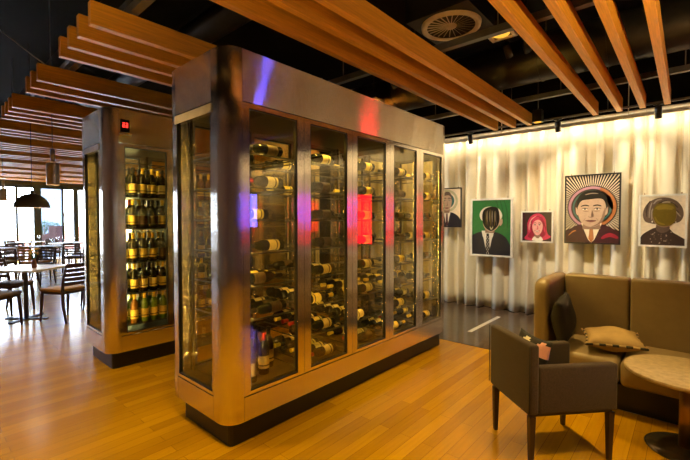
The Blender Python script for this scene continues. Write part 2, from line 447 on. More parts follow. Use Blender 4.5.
def downlight(x, y, z, label, energy, spot=92, lens='amber_lens', light=True, group='square downlights', col=(1, .66, .20)):
    r = thing('downlight', label, 'ceiling light', (x, y, z), 0, group)
    bm = B()
    for b in ((-.12, .12, -.12, -.085, 0, .012), (-.12, .12, .085, .12, 0, .012), (-.12, -.085, -.085, .085, 0, .012), (.085, .12, -.085, .085, 0, .012)): box(bm, *b)
    obj('bezel', bm, 'champagne', r)
    bm = B(); lathe(bm, [(.0001, .001), (.07, .001), (.082, .008), (.082, .02)], 28); obj('lens', bm, lens, r)
    bm = B(); box(bm, -.10, .10, -.10, .10, .02, .1)
    tube(bm, [(0, 0, .1), (0, 0, CH - z)], .008, 8)
    obj('housing', bm, 'black', r)
    if light: lamp('downlight_beam', 'SPOT', (x, y, z - .012), energy, col, r, .01, spot, .8, (x, y, 0))
    return r
DL = [(-1.36, 3.76, 'square amber downlight beside the round air diffuser', 110), (.55, 2.1, 'square amber downlight high over the lounge floor', 90),
      (-1.25, .9, 'square amber downlight over the near lounge floor', 70), (-1.3, -.95, 'square amber downlight over the floor behind the viewer', 70),
      (-2.75, .55, 'square amber downlight before the big cabinet end', 70), (-4.3, -.1, 'square amber downlight before the small cabinet end', 60),
      (-3.5, 4.6, 'square amber downlight over the aisle far end', 50), (-5.7, -.85, 'square amber downlight over the dining room edge', 60), (-7.3, 2.6, 'square amber downlight over the dining room floor', 60),
      (1.9, 3.4, 'square amber downlight over the sofa end', 60), (1.7, -.9, 'added square amber downlight close behind the viewer', 80), (3.6, 1.2, 'added square amber downlight over the far lounge', 80), (.2, .85, 'square amber downlight above the viewer', 40), (-.6, -2.8, 'added square amber downlight by the front wall', 80)]  # lamps labelled added are unseen extras, filling the lounge with light
for q, a in enumerate(DL): downlight(a[0], a[1], 3.2, a[2], a[3] * 1.45, 70 if q == 0 else 92)
# unseen uplights added in the lounge to brighten the baffles from below
for x_, y_, e_, lab in ((1.35, 2.3, 150, 'added black bowl uplight on a slim stand past the round table'), (-1.0, -.9, 130, 'added black bowl uplight on a slim stand behind the viewer')):
    r = thing('added_uplight', lab, 'added floor lamp', (x_, y_, 0), 0, 'added uplights in the lounge')
    bm = B(); lathe(bm, [(.0001, 0), (.14, 0), (.14, .015), (.02, .03), (.0001, .03)], 32); obj('base', bm, 'black', r)
    bm = B(); tube(bm, [(0, 0, .03), (0, 0, 1.60)], .012, 12); obj('pole', bm, 'black', r)
    bm = B(); lathe(bm, [(.0001, 1.60), (.07, 1.61), (.13, 1.66), (.16, 1.73), (.157, 1.735), (.125, 1.67), (.065, 1.62), (.0001, 1.61)], 32); obj('lamp_bowl', bm, 'black', r)
    bm = B(); lathe(bm, [(.0001, 1.64), (.05, 1.64), (.05, 1.625)], 20); obj('lens', bm, 'warm_led', r)
    lamp('added_uplight_beam', 'SPOT', (x_, y_, 1.70), e_, (1, .66, .26), r, .02, 150, .5, (x_ - .1, y_ + .1, 4))
# small boxed lamp by the baffle ends
r = thing('box_lamp', 'small dark box lamp glowing amber at the baffle ends', 'ceiling light', (-1.58, 5.80, 2.80))
bm = B(); box(bm, -.06, .06, -.06, .06, 0, .16, bev=.004); obj('housing', bm, 'black', r)
bm = B(); lathe(bm, [(.0001, -.004), (.045, -.004), (.045, .001)], 20); obj('lens', bm, 'amber_lens', r)
bm = B(); tube(bm, [(0, 0, .16), (0, 0, 1.2)], .008, 8); obj('stem', bm, 'black', r)
lamp('box_lamp_beam', 'SPOT', (-1.58, 5.80, 2.77), 20, (1, .65, .28), r, .04, 110, .8, (-1.58, 5.8, 0))
# track with spots
bm = B(); box(bm, -4.8, 5.8, 5.985, 6.01, 2.845, 2.87)
for xx in (-4, -2, -.8, 1, 3, 5): tube(bm, [(xx, 5.997, 2.87), (xx, 5.997, CH)], .006, 6)
tag(obj('track_rail', bm, 'rail'), 'thin grey lighting track along the top of the curtain', 'light track')
for xx, tx, lab in ((-3.9, -3.3, 'black track spotlight behind the wine cabinet end'), (-2.633, -2.2, 'black track spotlight beside the far end of the steel cabinet'), (-1.374, -1.2, 'black track spotlight above the portrait of the man with black hair'),
                    (-.292, -.8, 'black track spotlight above the curly haired portrait'), (1.1, .1, 'black track spotlight above the red lightbox'), (2.4, 2.0, 'black track spotlight past the red lightbox'), (3.8, 3.9, 'black track spotlight beside the blue lightbox')):
    r = thing('track_spotlight', lab, 'spotlight', (xx, 5.997, 2.845), 0, 'spotlights on the curtain track')
    bm = B(); box(bm, -.012, .012, -.012, .012, -.05, 0); box(bm, -.05, .05, -.014, .014, -.012, 0); obj('bracket', bm, 'black', r)
    bm = B()
    mt = Matrix.Translation((0, .0, -.10)) @ Matrix.Rotation(R(22), 4, 'X')
    n0 = len(bm.verts); tube(bm, [(0, 0, -.075), (0, 0, .055), (0, 0, .07)], [.036, .036, .024], 18)
    bmesh.ops.transform(bm, matrix=mt, verts=bm.verts); obj('head', bm, 'black', r)
    lamp('spotlight_beam', 'SPOT', (xx, 6.0, 2.64), 14, (1, .84, .58), r, .02, 110, .9, (tx, 6.3, 1.5))
for xx, tx, lab in ((-2.66, -2.3, 'added black spotlight between baffles, aimed at the green portrait'), (-1.12, -1.7, 'added black spotlight between baffles, aimed at the pink portrait'), (-1.31, -.98, 'added black spotlight between baffles, aimed at the rayed portrait'), (-1.50, -.28, 'added black spotlight between baffles, aimed at the curly haired portrait'), (-3.0, -3.1, 'added black spotlight over the cabinet end, aimed at the haloed portrait')):  # unseen spots put in to brighten the portraits from the front
    r = thing('added_spotlight', lab, 'spotlight', (xx, 4.35, 3.30), 0, 'added spotlights above the baffles')
    bm = B(); tube(bm, [(0, 0, .05), (0, 0, .70)], .008, 8); obj('stem', bm, 'black', r)
    bm = B(); tube(bm, [(0, .07, -.06), (0, -.05, .04)], .036, 16); obj('head', bm, 'black', r)
    lamp('added_spot_beam', 'SPOT', (xx, 4.43, 3.23), 120 if xx == -1.50 else 72, (1, .86, .60), r, .02, 42, .8, (tx, 6.2, 1.25))
# strip light added to wash the curtain top, coloured like the pelmet
bm = B(); box(bm, -4.8, 5.8, 6.155, 6.18, 2.755, 2.80)
for xx in (-4.2, -2.2, -.6, 1.2, 3.2, 5.2): tube(bm, [(xx, 6.167, 2.80), (xx, 6.167, CH)], .006, 6)
tag(obj('added_washer', bm, 'pelmet'), 'added long slim cream strip light above the curtain heading', 'ceiling light')
lamp('added_washer_light', 'AREA', (.5, 6.186, 2.775), 31, (1, .84, .56), None, 10.4, None, 0, (.5, 6.786, 2.175), .03)

# loose cable
bm = B(); tube(bm, [(-4.76, .93, 2.98), (-5.05, .89, 3.13), (-5.45, .82, 3.36), (-5.88, .744, 3.6), (-6.6, .62, CH)], .006, 6)
tag(obj('ceiling_cable', bm, 'palecable'), 'thin pale cable slanting up to the black ceiling', 'cable')

# ------------------------------------------------------------------ curtain
def fold_profile(x0, x1, step, seed):
    rnd = random.Random(seed); cols = []
    x = x0
    while x < x1:
        w_ = rnd.uniform(.08, .20); cols.append((x + w_ / 2, w_, rnd.uniform(.09, .15), rnd.uniform(-.25, .25)))
        x += w_ + rnd.choice([.04, .07, .10, .13])
    out = []
    for k in range(int((x1 - x0) / step) + 1):
        x = x0 + k * step; a = .006 * math.sin(40 * x) + .006 * math.sin(23 * x + 1); e = 0
        for c, w_, h_, sk in cols:
            u = (x - c) / (w_ / 2)
            if abs(u) < 1:
                u2 = u + sk * (1 - u * u)
                a += h_ * max(0, 1 - abs(u2) ** 2.2) ** .75 if abs(u2) < 1 else 0; e = c
        out.append((x, a, e))
    return out
prof = fold_profile(-5.5, 5.8, .008, 11)
bm = B(); rows = 16; grid = []
for j in range(rows + 1):
    v = j / rows; z = .012 + v * 2.80
    row = []
    for x, a, e in prof:
        k = 1.0 + .2 * (1 - v) - .25 * v ** 10
        sway = .012 * math.sin(3.1 * e + 2.2 * v) * (1 - v)
        row.append(bm.verts.new((x + sway, 6.40 - a * k + .01 * math.sin(1.3 * x + 2 * v), z + (0.006 * math.sin(9 * e) if j == 0 else 0))))
    grid.append(row)
for j in range(rows):
    for k in range(len(prof) - 1):
        f = bm.faces.new((grid[j][k], grid[j][k + 1], grid[j + 1][k + 1], grid[j + 1][k])); f.smooth = True
cu = thing('curtain', 'long cream pleated curtain covering the wall behind the portraits', 'curtain', (0, 6.36, 0))
o = obj('cloth', bm, 'curtain', cu, loc=(0, -6.36, 0))
md = o.modifiers.new('thickness', 'SOLIDIFY'); md.thickness = .003
bm = B(); box(bm, -5.5, 5.8, 6.27, 6.44, 2.80, 2.87, bev=.004); struct('trim_3', bm, 'pelmet')

# ------------------------------------------------------------------ portraits
def cr_curve(pts, n=7, closed=True):
    out = []; m = len(pts)
    for i in range(m if closed else m - 1):
        p0, p1, p2, p3 = (Vector(pts[(i + q) % m]) for q in (-1, 0, 1, 2))
        for k in range(n):
            u = k / n
            out.append(.5 * ((2 * p1) + (p2 - p0) * u + (2 * p0 - 5 * p1 + 4 * p2 - p3) * u * u + (3 * p1 - p0 - 3 * p2 + p3) * u ** 3))
    return out
def ell(cx, cy, rx, ry, n=28, a0=0, a1=2 * PI):
    return [(cx + rx * math.cos(a0 + (a1 - a0) * k / n), cy + ry * math.sin(a0 + (a1 - a0) * k / n)) for k in range(n)]

class Pic:
    """picture of width w, height h, left-bottom at (x0, z0); art given in 0..1 units from left bottom"""
    def __init__(s, name, label, x0, x1, z0, z1, frame, bw, depth=.035, y=6.15):
        s.w, s.h, s.bw = x1 - x0, z1 - z0, bw
        s.root = thing(name, label, 'picture', (x0, y, z0), 0, None)
        W, H = s.w, s.h
        simple('frame', frame, (0, bw, 0, depth, 0, H), (W - bw, W, 0, depth, 0, H), (bw, W - bw, 0, depth, 0, bw), (bw, W - bw, 0, depth, H - bw, H), parent=s.root)
        top = 2.835 - z0
        for u in (.12, .88):
            bm = B(); tube(bm, [(W * u, depth - .007, H), (W * u, depth - .007, H + .02)], .006, 6); obj('hook', bm, 'bronze', s.root)
            bm = B(); tube(bm, [(W * u, depth - .002, H + .018), (W * u, depth - .002, top)], .0008, 5); obj('hanging_wire', bm, 'rail', s.root)
        s.bm = B(); s.mats = []; s.lay = 0
    def mi(s, m):
        if m not in s.mats: s.mats.append(m)
        return s.mats.index(m)
    def poly(s, m, pts, same=False, clip=True):
        if not same: s.lay += 1
        y = .012 - .00035 * s.lay
        iw, ih = s.w - 2 * s.bw, s.h - 2 * s.bw
        P = [(min(1, max(0, p[0])), min(1, max(0, p[1]))) for p in pts] if clip else pts
        Q = []
        for p in P:
            if not Q or (Vector(p) - Vector(Q[-1])).length > 1e-4: Q.append(p)
        if (Vector(Q[0]) - Vector(Q[-1])).length < 1e-4: Q.pop()
        vs = [s.bm.verts.new((s.bw + p[0] * iw, y, s.bw + p[1] * ih)) for p in Q]
        f = s.bm.faces.new(vs); f.material_index = s.mi(m)
    def curve(s, m, pts, n=7, same=False): s.poly(m, cr_curve(pts, n), same)
    def stroke(s, m, pts, w, n=6, same=False):
        c = cr_curve(pts, n, False) + [Vector(pts[-1])]
        L, Rr = [], []
        for i, p in enumerate(c):
            d = (c[min(i + 1, len(c) - 1)] - c[max(i - 1, 0)]).normalized(); q = Vector((-d.y, d.x)) * w * (.35 + .65 * math.sin(PI * min(1, max(0, (i + .5) / len(c)))))
            L.append(p + q); Rr.append(p - q)
        s.poly(m, L + Rr[::-1], same)
    def done(s):
        bmesh.ops.triangulate(s.bm, faces=s.bm.faces, ngon_method='EAR_CLIP')
        me = bpy.data.meshes.new('print'); s.bm.to_mesh(me); s.bm.free()
        for m in s.mats: me.materials.append(M[m])
        o = bpy.data.objects.new('print', me); COL.objects.link(o); o.parent = s.root
        bm = B(); box(bm, s.bw * .5, s.w - s.bw * .5, .013, .03, s.bw * .5, s.h - s.bw * .5); obj('backing', bm, 'frame_b', s.root)

BG = [(0, 0), (1, 0), (1, 1), (0, 1)]
def bust(p, suit, shirt, tie, cx=.5, top=.36, neck=.09, wide=.52, tiew=.035):
    p.curve(suit, [(cx - wide, -.05), (cx - wide * .97, .15), (cx - wide * .75, top - .09), (cx - neck * 1.7, top), (cx + neck * 1.7, top), (cx + wide * .75, top - .09), (cx + wide * .97, .15), (cx + wide, -.05)])
    p.poly(shirt, [(cx - neck * 1.5, top + .02), (cx + neck * 1.5, top + .02), (cx + neck * .5, .05), (cx, 0), (cx - neck * .5, .05)])
    p.poly(suit, [(cx - neck * 1.7, top), (cx - neck * 1.0, top - .12), (cx - neck * .2, 0), (cx - wide, 0)])
    p.poly(suit, [(cx + neck * 1.7, top), (cx + neck * 1.0, top - .12), (cx + neck * .2, 0), (cx + wide, 0)], same=True)
    if tie:
        p.poly(tie, [(cx - tiew * .7, top - .03), (cx + tiew * .7, top - .03), (cx + tiew * .5, top - .08), (cx + tiew * 1.3, .06), (cx, 0), (cx - tiew * 1.3, .06), (cx - tiew * .5, top - .08)])
def features(p, cx, ey, dx, s, ink_='p_black', lip='p_lip', sh='p_skinsh', smile=0., brow='p_black'):
    for q in (-1, 1):
        p.stroke(brow, [(cx + q * dx * .35, ey + .055 * s), (cx + q * dx, ey + .075 * s), (cx + q * dx * 1.7, ey + .05 * s)], .011 * s)
        p.curve('p_white', [(cx + q * dx * .6, ey), (cx + q * dx, ey + .010 * s), (cx + q * dx * 1.45, ey), (cx + q * dx, ey - .009 * s)])
        p.poly(ink_, ell(cx + q * dx, ey + .002, .017 * s, .017 * s, 12))
        p.stroke(ink_, [(cx + q * dx * .45, ey), (cx + q * dx, ey + .02 * s), (cx + q * dx * 1.6, ey)], .005 * s)
    p.stroke(sh, [(cx + dx * .15, ey - .02 * s), (cx + dx * .42, ey - .13 * s), (cx - dx * .0, ey - .15 * s), (cx - dx * .42, ey - .13 * s)], .008 * s)
    p.stroke(sh, [(cx - dx * .9, ey - .17 * s), (cx - dx * 1.2, ey - .22 * s)], .006 * s); p.stroke(sh, [(cx + dx * .9, ey - .17 * s), (cx + dx * 1.2, ey - .22 * s)], .006 * s, same=True)
    p.curve(lip, [(cx - dx * .95, ey - .215 * s + smile), (cx, ey - .20 * s), (cx + dx * .95, ey - .215 * s + smile), (cx, ey - .245 * s)])
    p.stroke(ink_, [(cx - dx * .95, ey - .215 * s + smile), (cx, ey - .218 * s), (cx + dx * .95, ey - .215 * s + smile)], .004 * s)

# 1: man in dark suit, pale round halo, partly behind the cabinet
p = Pic('framed_portrait', 'black framed portrait of a suited man with pale halo beside the cabinet end', -3.37, -2.85, 1.325, 1.995, 'frame_b', .014)
p.poly('p_beige', BG)
p.poly('p_halo', ell(.5, .68, .40, .30)); p.poly('p_beige', ell(.5, .68, .32, .235)); p.poly('p_teal', ell(.5, .68, .27, .2))
bust(p, 'p_navy', 'p_white', 'p_maroon', .5, .38)
p.poly('p_skinsh', [(.40, .36), (.60, .36), (.60, .5), (.40, .5)])
p.curve('p_skin', [(.5, .42), (.60, .46), (.67, .60), (.67, .74), (.60, .85), (.5, .88), (.40, .85), (.33, .74), (.33, .60), (.40, .46)])
p.curve('p_sepia2', [(.33, .70), (.35, .84), (.44, .92), (.57, .92), (.66, .84), (.675, .70), (.64, .78), (.56, .83), (.42, .82), (.36, .78)])
features(p, .5, .69, .085, .9)
p.done()
# 2: green background, dark suit, face scraped over in black
p = Pic('framed_portrait', 'white framed portrait with green backdrop and blacked out face', -2.685, -2.018, .867, 1.795, 'frame_w', .028)
p.poly('p_green', BG)
for k in range(3): p.stroke('p_grn', [(.62 + .1 * k, .98), (.70 + .1 * k, .8), (.74 + .09 * k, .5)], .012)
bust(p, 'p_navy', 'p_white', 'p_black', .42, .42, .11, .60, .045)
for r_ in range(10):
    for c_ in range(3):
        if (r_ + c_) % 2: continue
        zz = .03 + r_ * .033; xx = .42 + (c_ - 1) * .026
        p.poly('p_white', [(xx - .012, zz), (xx, zz + .014), (xx + .012, zz), (xx, zz - .014)], same=not (r_ == 0 and c_ == 0))
sh = .045
Q_ = lambda L: [(.5 + (u + sh - .5) * 1.16, v) for u, v in L]
p.poly('p_skinsh', Q_([(.33, .40), (.53, .40), (.55, .5), (.32, .5)]))
p.curve('p_white', Q_([(.22, .66), (.20, .76), (.30, .86), (.46, .88), (.62, .84), (.70, .74), (.68, .66), (.60, .62), (.30, .62)]))
p.curve('p_skin', Q_([(.27, .64), (.30, .80), (.45, .85), (.60, .80), (.66, .66), (.62, .52), (.50, .43), (.40, .43), (.30, .51)]))
p.curve('p_skin', Q_([(.64, .60), (.70, .66), (.71, .58), (.66, .53)]))
p.curve('p_black', Q_([(.26, .66), (.28, .80), (.40, .87), (.56, .87), (.63, .80), (.645, .64), (.60, .52), (.50, .445), (.42, .445), (.31, .52)]))
for k in range(6):
    xx = .365 + .055 * k
    p.stroke('p_sepia2' if k % 2 else 'p_olive', [(xx, .83 - .02 * abs(k - 2)), (xx + .012 * (-1) ** k, .68), (xx + .01, .52 + .01 * abs(k - 3))], .012)
for k in range(4):
    xx = .405 + .07 * k
    p.stroke('p_grey', [(xx, .80), (xx - .012, .70), (xx + .004, .60)], .006)
p.stroke('p_halo', [(.485, .52), (.515, .47), (.555, .52)], .014)
p.done()
# 3: pink and red woman's face
p = Pic('framed_portrait', 'small white framed portrait of a smiling woman with pink hair', -1.897, -1.451, 1.117, 1.586, 'frame_w', .022)
p.poly('p_sepia', BG); p.poly('p_maroon', [(0, 0), (.1, 0), (.1, 1), (0, 1)])
p.curve('p_pink', [(.08, .10), (.20, .30), (.17, .58), (.27, .83), (.46, .95), (.66, .92), (.80, .74), (.82, .45), (.88, .24), (.97, .16), (.80, .06), (.5, .02), (.2, .03)])
p.curve('p_crim', [(.20, .14), (.30, .35), (.28, .60), (.36, .78), (.5, .86), (.64, .82), (.72, .66), (.73, .42), (.78, .2), (.5, .08)])
p.poly('p_skinsh', [(.42, .10), (.62, .10), (.61, .32), (.43, .32)]); p.curve('p_white', [(.36, .02), (.42, .16), (.54, .09), (.64, .16), (.70, .02)])
p.curve('p_rose', [(.52, .20), (.64, .28), (.70, .46), (.69, .62), (.62, .74), (.51, .78), (.40, .73), (.35, .60), (.35, .44), (.41, .28)])
p.curve('p_pink', [(.34, .55), (.38, .78), (.55, .84), (.70, .74), (.72, .55), (.66, .68), (.54, .74), (.42, .68)])
for k in range(5): p.stroke('p_rose', [(.25 + .015 * k, .30 + .07 * k), (.23 + .02 * k, .56 + .04 * k), (.34 + .04 * k, .80 + .02 * k)], .009)
for k in range(5): p.stroke('p_crim', [(.80, .25 + .06 * k), (.78 - .01 * k, .55), (.66 - .02 * k, .83)], .008)
features(p, .52, .56, .075, 1.0, 'p_maroon', 'p_crim', 'p_pink', .03, 'p_crim')
p.stroke('p_white', [(.455, .362), (.52, .345), (.585, .362)], .014)
p.done()
# 4: man with black hair, rays and rings
p = Pic('framed_portrait', 'large black framed portrait of a black haired man before white rays', -1.31, -.661, 1.125, 2.069, 'frame_b', .018)
p.poly('p_black', BG)
cx, cy = .5, .53
for k in range(84):
    a = 2 * PI * (k + .5) / 84; w_ = PI / 84 * .42
    def edge(ang):
        c, s_ = math.cos(ang), math.sin(ang); asp = .68
        t_ = min((1 - cx) / c if c > 1e-6 else 9, -cx / c if c < -1e-6 else 9, (1 - cy) / (s_ * asp) if s_ > 1e-6 else 9, -cy / (s_ * asp) if s_ < -1e-6 else 9)
        return (cx + c * t_, cy + s_ * asp * t_)
    def inn(ang): return (cx + .40 * math.cos(ang), cy + .40 * .68 * math.sin(ang))
    p.poly('p_beige', [inn(a - w_), edge(a - w_), edge(a + w_), inn(a + w_)], same=k > 0)
for m_, r_ in (('p_black', .475), ('p_mauve', .455), ('p_sepia', .40), ('p_teal', .37), ('p_sepia', .335)): p.poly(m_, ell(cx, cy, r_, r_ * .68, 40))
p.poly('p_rust', [(cx + .455 * math.cos(a), cy + .455 * .68 * math.sin(a)) for a in [-1.2 + .12 * q for q in range(21)]] + [(cx + .40 * math.cos(a), cy + .40 * .68 * math.sin(a)) for a in [1.2 - .12 * q for q in range(21)]])
bust(p, 'p_maroon', 'p_beige', 'p_rust', .5, .27, .13, .60, .04)
p.stroke('p_crim', [(.70, .06), (.84, .12), (.98, .07)], .03); p.stroke('p_rust', [(.06, .10), (.14, .16), (.20, .17)], .01)
p.poly('p_skinsh', [(.33, .20), (.67, .20), (.66, .36), (.34, .36)])
p.curve('p_skin', [(.5, .235), (.60, .25), (.70, .31), (.755, .42), (.765, .54), (.70, .66), (.5, .70), (.30, .66), (.235, .54), (.245, .42), (.30, .31), (.40, .25)])
p.curve('p_skin', [(.225, .50), (.195, .53), (.205, .44), (.245, .41)]); p.curve('p_skin', [(.775, .50), (.805, .53), (.795, .44), (.755, .41)], same=True)
p.curve('p_skinsh', [(.76, .52), (.752, .42), (.70, .315), (.60, .255), (.5, .24), (.62, .29), (.69, .38), (.72, .46)])
p.curve('p_black', [(.225, .53), (.22, .63), (.28, .72), (.38, .765), (.54, .775), (.68, .755), (.77, .69), (.785, .54), (.75, .60), (.70, .645), (.60, .655), (.45, .645), (.33, .635), (.275, .60)])
p.stroke('p_grey', [(.38, .715), (.50, .735), (.62, .725)], .008)
features(p, .49, .50, .115, .80)
p.stroke('p_skinsh', [(.34, .475), (.40, .468), (.45, .475)], .005); p.stroke('p_skinsh', [(.53, .475), (.60, .468), (.66, .475)], .005, same=True)
p.done()
# 5: curly hair, blank olive disc for a face
p = Pic('framed_portrait', 'white framed sepia portrait with curly hair and an olive disc for face', -.473, -.007, 1.117, 1.766, 'frame_w', .022)
p.poly('p_beige', BG)
p.curve('p_sepia', [(-.02, -.02), (.02, .18), (.2, .30), (.36, .36), (.62, .36), (.80, .22), (1.02, .12), (1.02, -.02)])
for k in range(26):
    p.poly('p_grey' if k % 2 else 'p_sepia2', ell(.18 + .55 * random.random(), .04 + .24 * random.random(), .016, .014, 8), same=k > 0)
p.curve('p_sepia2', [(.36, .32), (.40, .45), (.62, .45), (.66, .32), (.5, .25)])
H = [(.10, .55), (.07, .68), (.14, .82), (.28, .92), (.45, .965), (.64, .95), (.82, .86), (.92, .72), (.93, .60), (.86, .50), (.76, .50), (.70, .58), (.5, .80), (.34, .62), (.28, .50), (.18, .48)]
H = [(.09, .50), (.045, .62), (.085, .77), (.2, .89), (.40, .965), (.64, .96), (.83, .88), (.94, .75), (.965, .61), (.91, .50), (.80, .455), (.5, .42), (.2, .45)]
p.curve('p_sepia2', H)
for k, (a, b, c, d) in enumerate(((.14, .58, .18, .80), (.20, .56, .26, .86), (.12, .66, .22, .90), (.30, .84, .48, .93), (.34, .78, .60, .90), (.50, .86, .76, .84), (.62, .80, .86, .66), (.72, .74, .90, .58), (.68, .86, .84, .76), (.26, .52, .28, .74))):
    p.stroke('p_grey' if k % 2 else 'p_sepia', [(a, b), ((a + c) / 2 - .02, (b + d) / 2 + .03), (c, d)], .016)
p.poly('p_skinsh', ell(.54, .60, .275, .235, 32)); 
p.curve('p_olive', [(.28, .60), (.30, .74), (.38, .84), (.56, .85), (.74, .84), (.80, .72), (.80, .56), (.73, .43), (.56, .385), (.38, .43)])
p.stroke('p_olive2', [(.36, .74), (.55, .78), (.74, .74)], .05); p.stroke('p_olive2', [(.34, .58), (.40, .47), (.56, .43)], .02)
p.poly('p_white', ell(.27, .48, .018, .02, 12)); p.poly('p_white', ell(.80, .47, .014, .018, 12))
p.done()
# lit boxes further along the curtain, seen mirrored in the steel and glass
def lightbox(x0, x1, z0, z1, m_, label):
    r = thing('lightbox', label, 'lightbox', (x0, 6.13, z0), 0, 'coloured lightboxes on the curtain')
    W, Hh = x1 - x0, z1 - z0
    simple('frame', 'frame_b', (0, .015, 0, .06, 0, Hh), (W - .015, W, 0, .06, 0, Hh), (.015, W - .015, 0, .06, 0, .015), (.015, W - .015, 0, .06, Hh - .015, Hh), (.015, W - .015, .03, .06, .015, Hh - .015), parent=r)
    simple('lit_panel', m_, (.015, W - .015, .012, .03, .015, Hh - .015), parent=r)
    for u in (.2, .8):
        bm = B(); tube(bm, [(W * u, .054, Hh), (W * u, .054, 2.835 - z0)], .001, 5); obj('hanging_wire', bm, 'rail', r)
lightbox(.47, .885, .95, 1.98, 'redbox', 'tall glowing red lightbox hanging on the curtain beyond the sofa')
lightbox(4.28, 4.74, 1.25, 2.15, 'bluebox', 'tall glowing blue lightbox hanging on the curtain')

# ------------------------------------------------------------------ bottles
def bottle_profile():
    return [(.0001, .008), (.020, .004), (.034, 0), (.0375, .006), (.0375, .178), (.036, .195), (.028, .215), (.018, .232), (.0148, .245), (.0145, .285), (.0165, .287), (.0165, .296), (.013, .298), (.0001, .298)]
PROTO = {}
def bottle_proto(kind, glassm, labm, foilm, fat=1.):
    r = thing('wine_bottle', None, None)
    bm = B(); lathe(bm, [(a * (fat if z < .2 else 1), z) for a, z in bottle_profile()], 16); obj('glass_body', bm, glassm, r, smooth=50)
    if labm:
        bm = B(); rr = .0375 * fat + .0008
        lathe(bm, [(rr, .045), (rr, .062), (rr, .072), (rr, .082), (rr, .128), (rr, .135)], 14, 0, a0=-PI * .72, a1=PI * .72)
        for f in bm.faces:
            z = f.calc_center_median().z
            f.material_index = 1 if .062 < z < .072 or .082 < z < .1 and abs(math.atan2(f.calc_center_median().y, f.calc_center_median().x)) < .5 else 0
        obj('label', bm, [labm, 'ink'], r)
    bm = B(); lathe(bm, [(.0158, .240), (.0155, .284), (.0175, .286), (.0175, .297), (.013, .2995), (.0001, .2995)], 14); obj('capsule', bm, foilm, r)
    PROTO[kind] = [r, False]
bottle_proto('gold', 'bottle', 'lab_y', 'foil_g'); bottle_proto('cream', 'bottle', 'lab_c', 'foil_k'); bottle_proto('red', 'bottle', 'lab_c', 'foil_r')
bottle_proto('plain', 'bottle', 'lab_d', 'foil_k'); bottle_proto('green', 'bottle_g', 'lab_y', 'foil_g'); bottle_proto('amber', 'bottle_a', 'lab_y', 'foil_g')
DESC = dict(gold='gold-capped dark', cream='cream-labelled dark', red='red-capped dark', plain='plain dark', green='green', amber='amber')
def bottle(kind, loc, rot, label, group):
    pr = PROTO[kind]
    o = pr[0] if not pr[1] else copy_tree(pr[0])
    pr[1] = True
    o.location = loc; o.rotation_mode = 'XYZ'; o.rotation_euler = rot
    o['label'] = label; o['category'] = 'bottle'; o['group'] = group
    return o

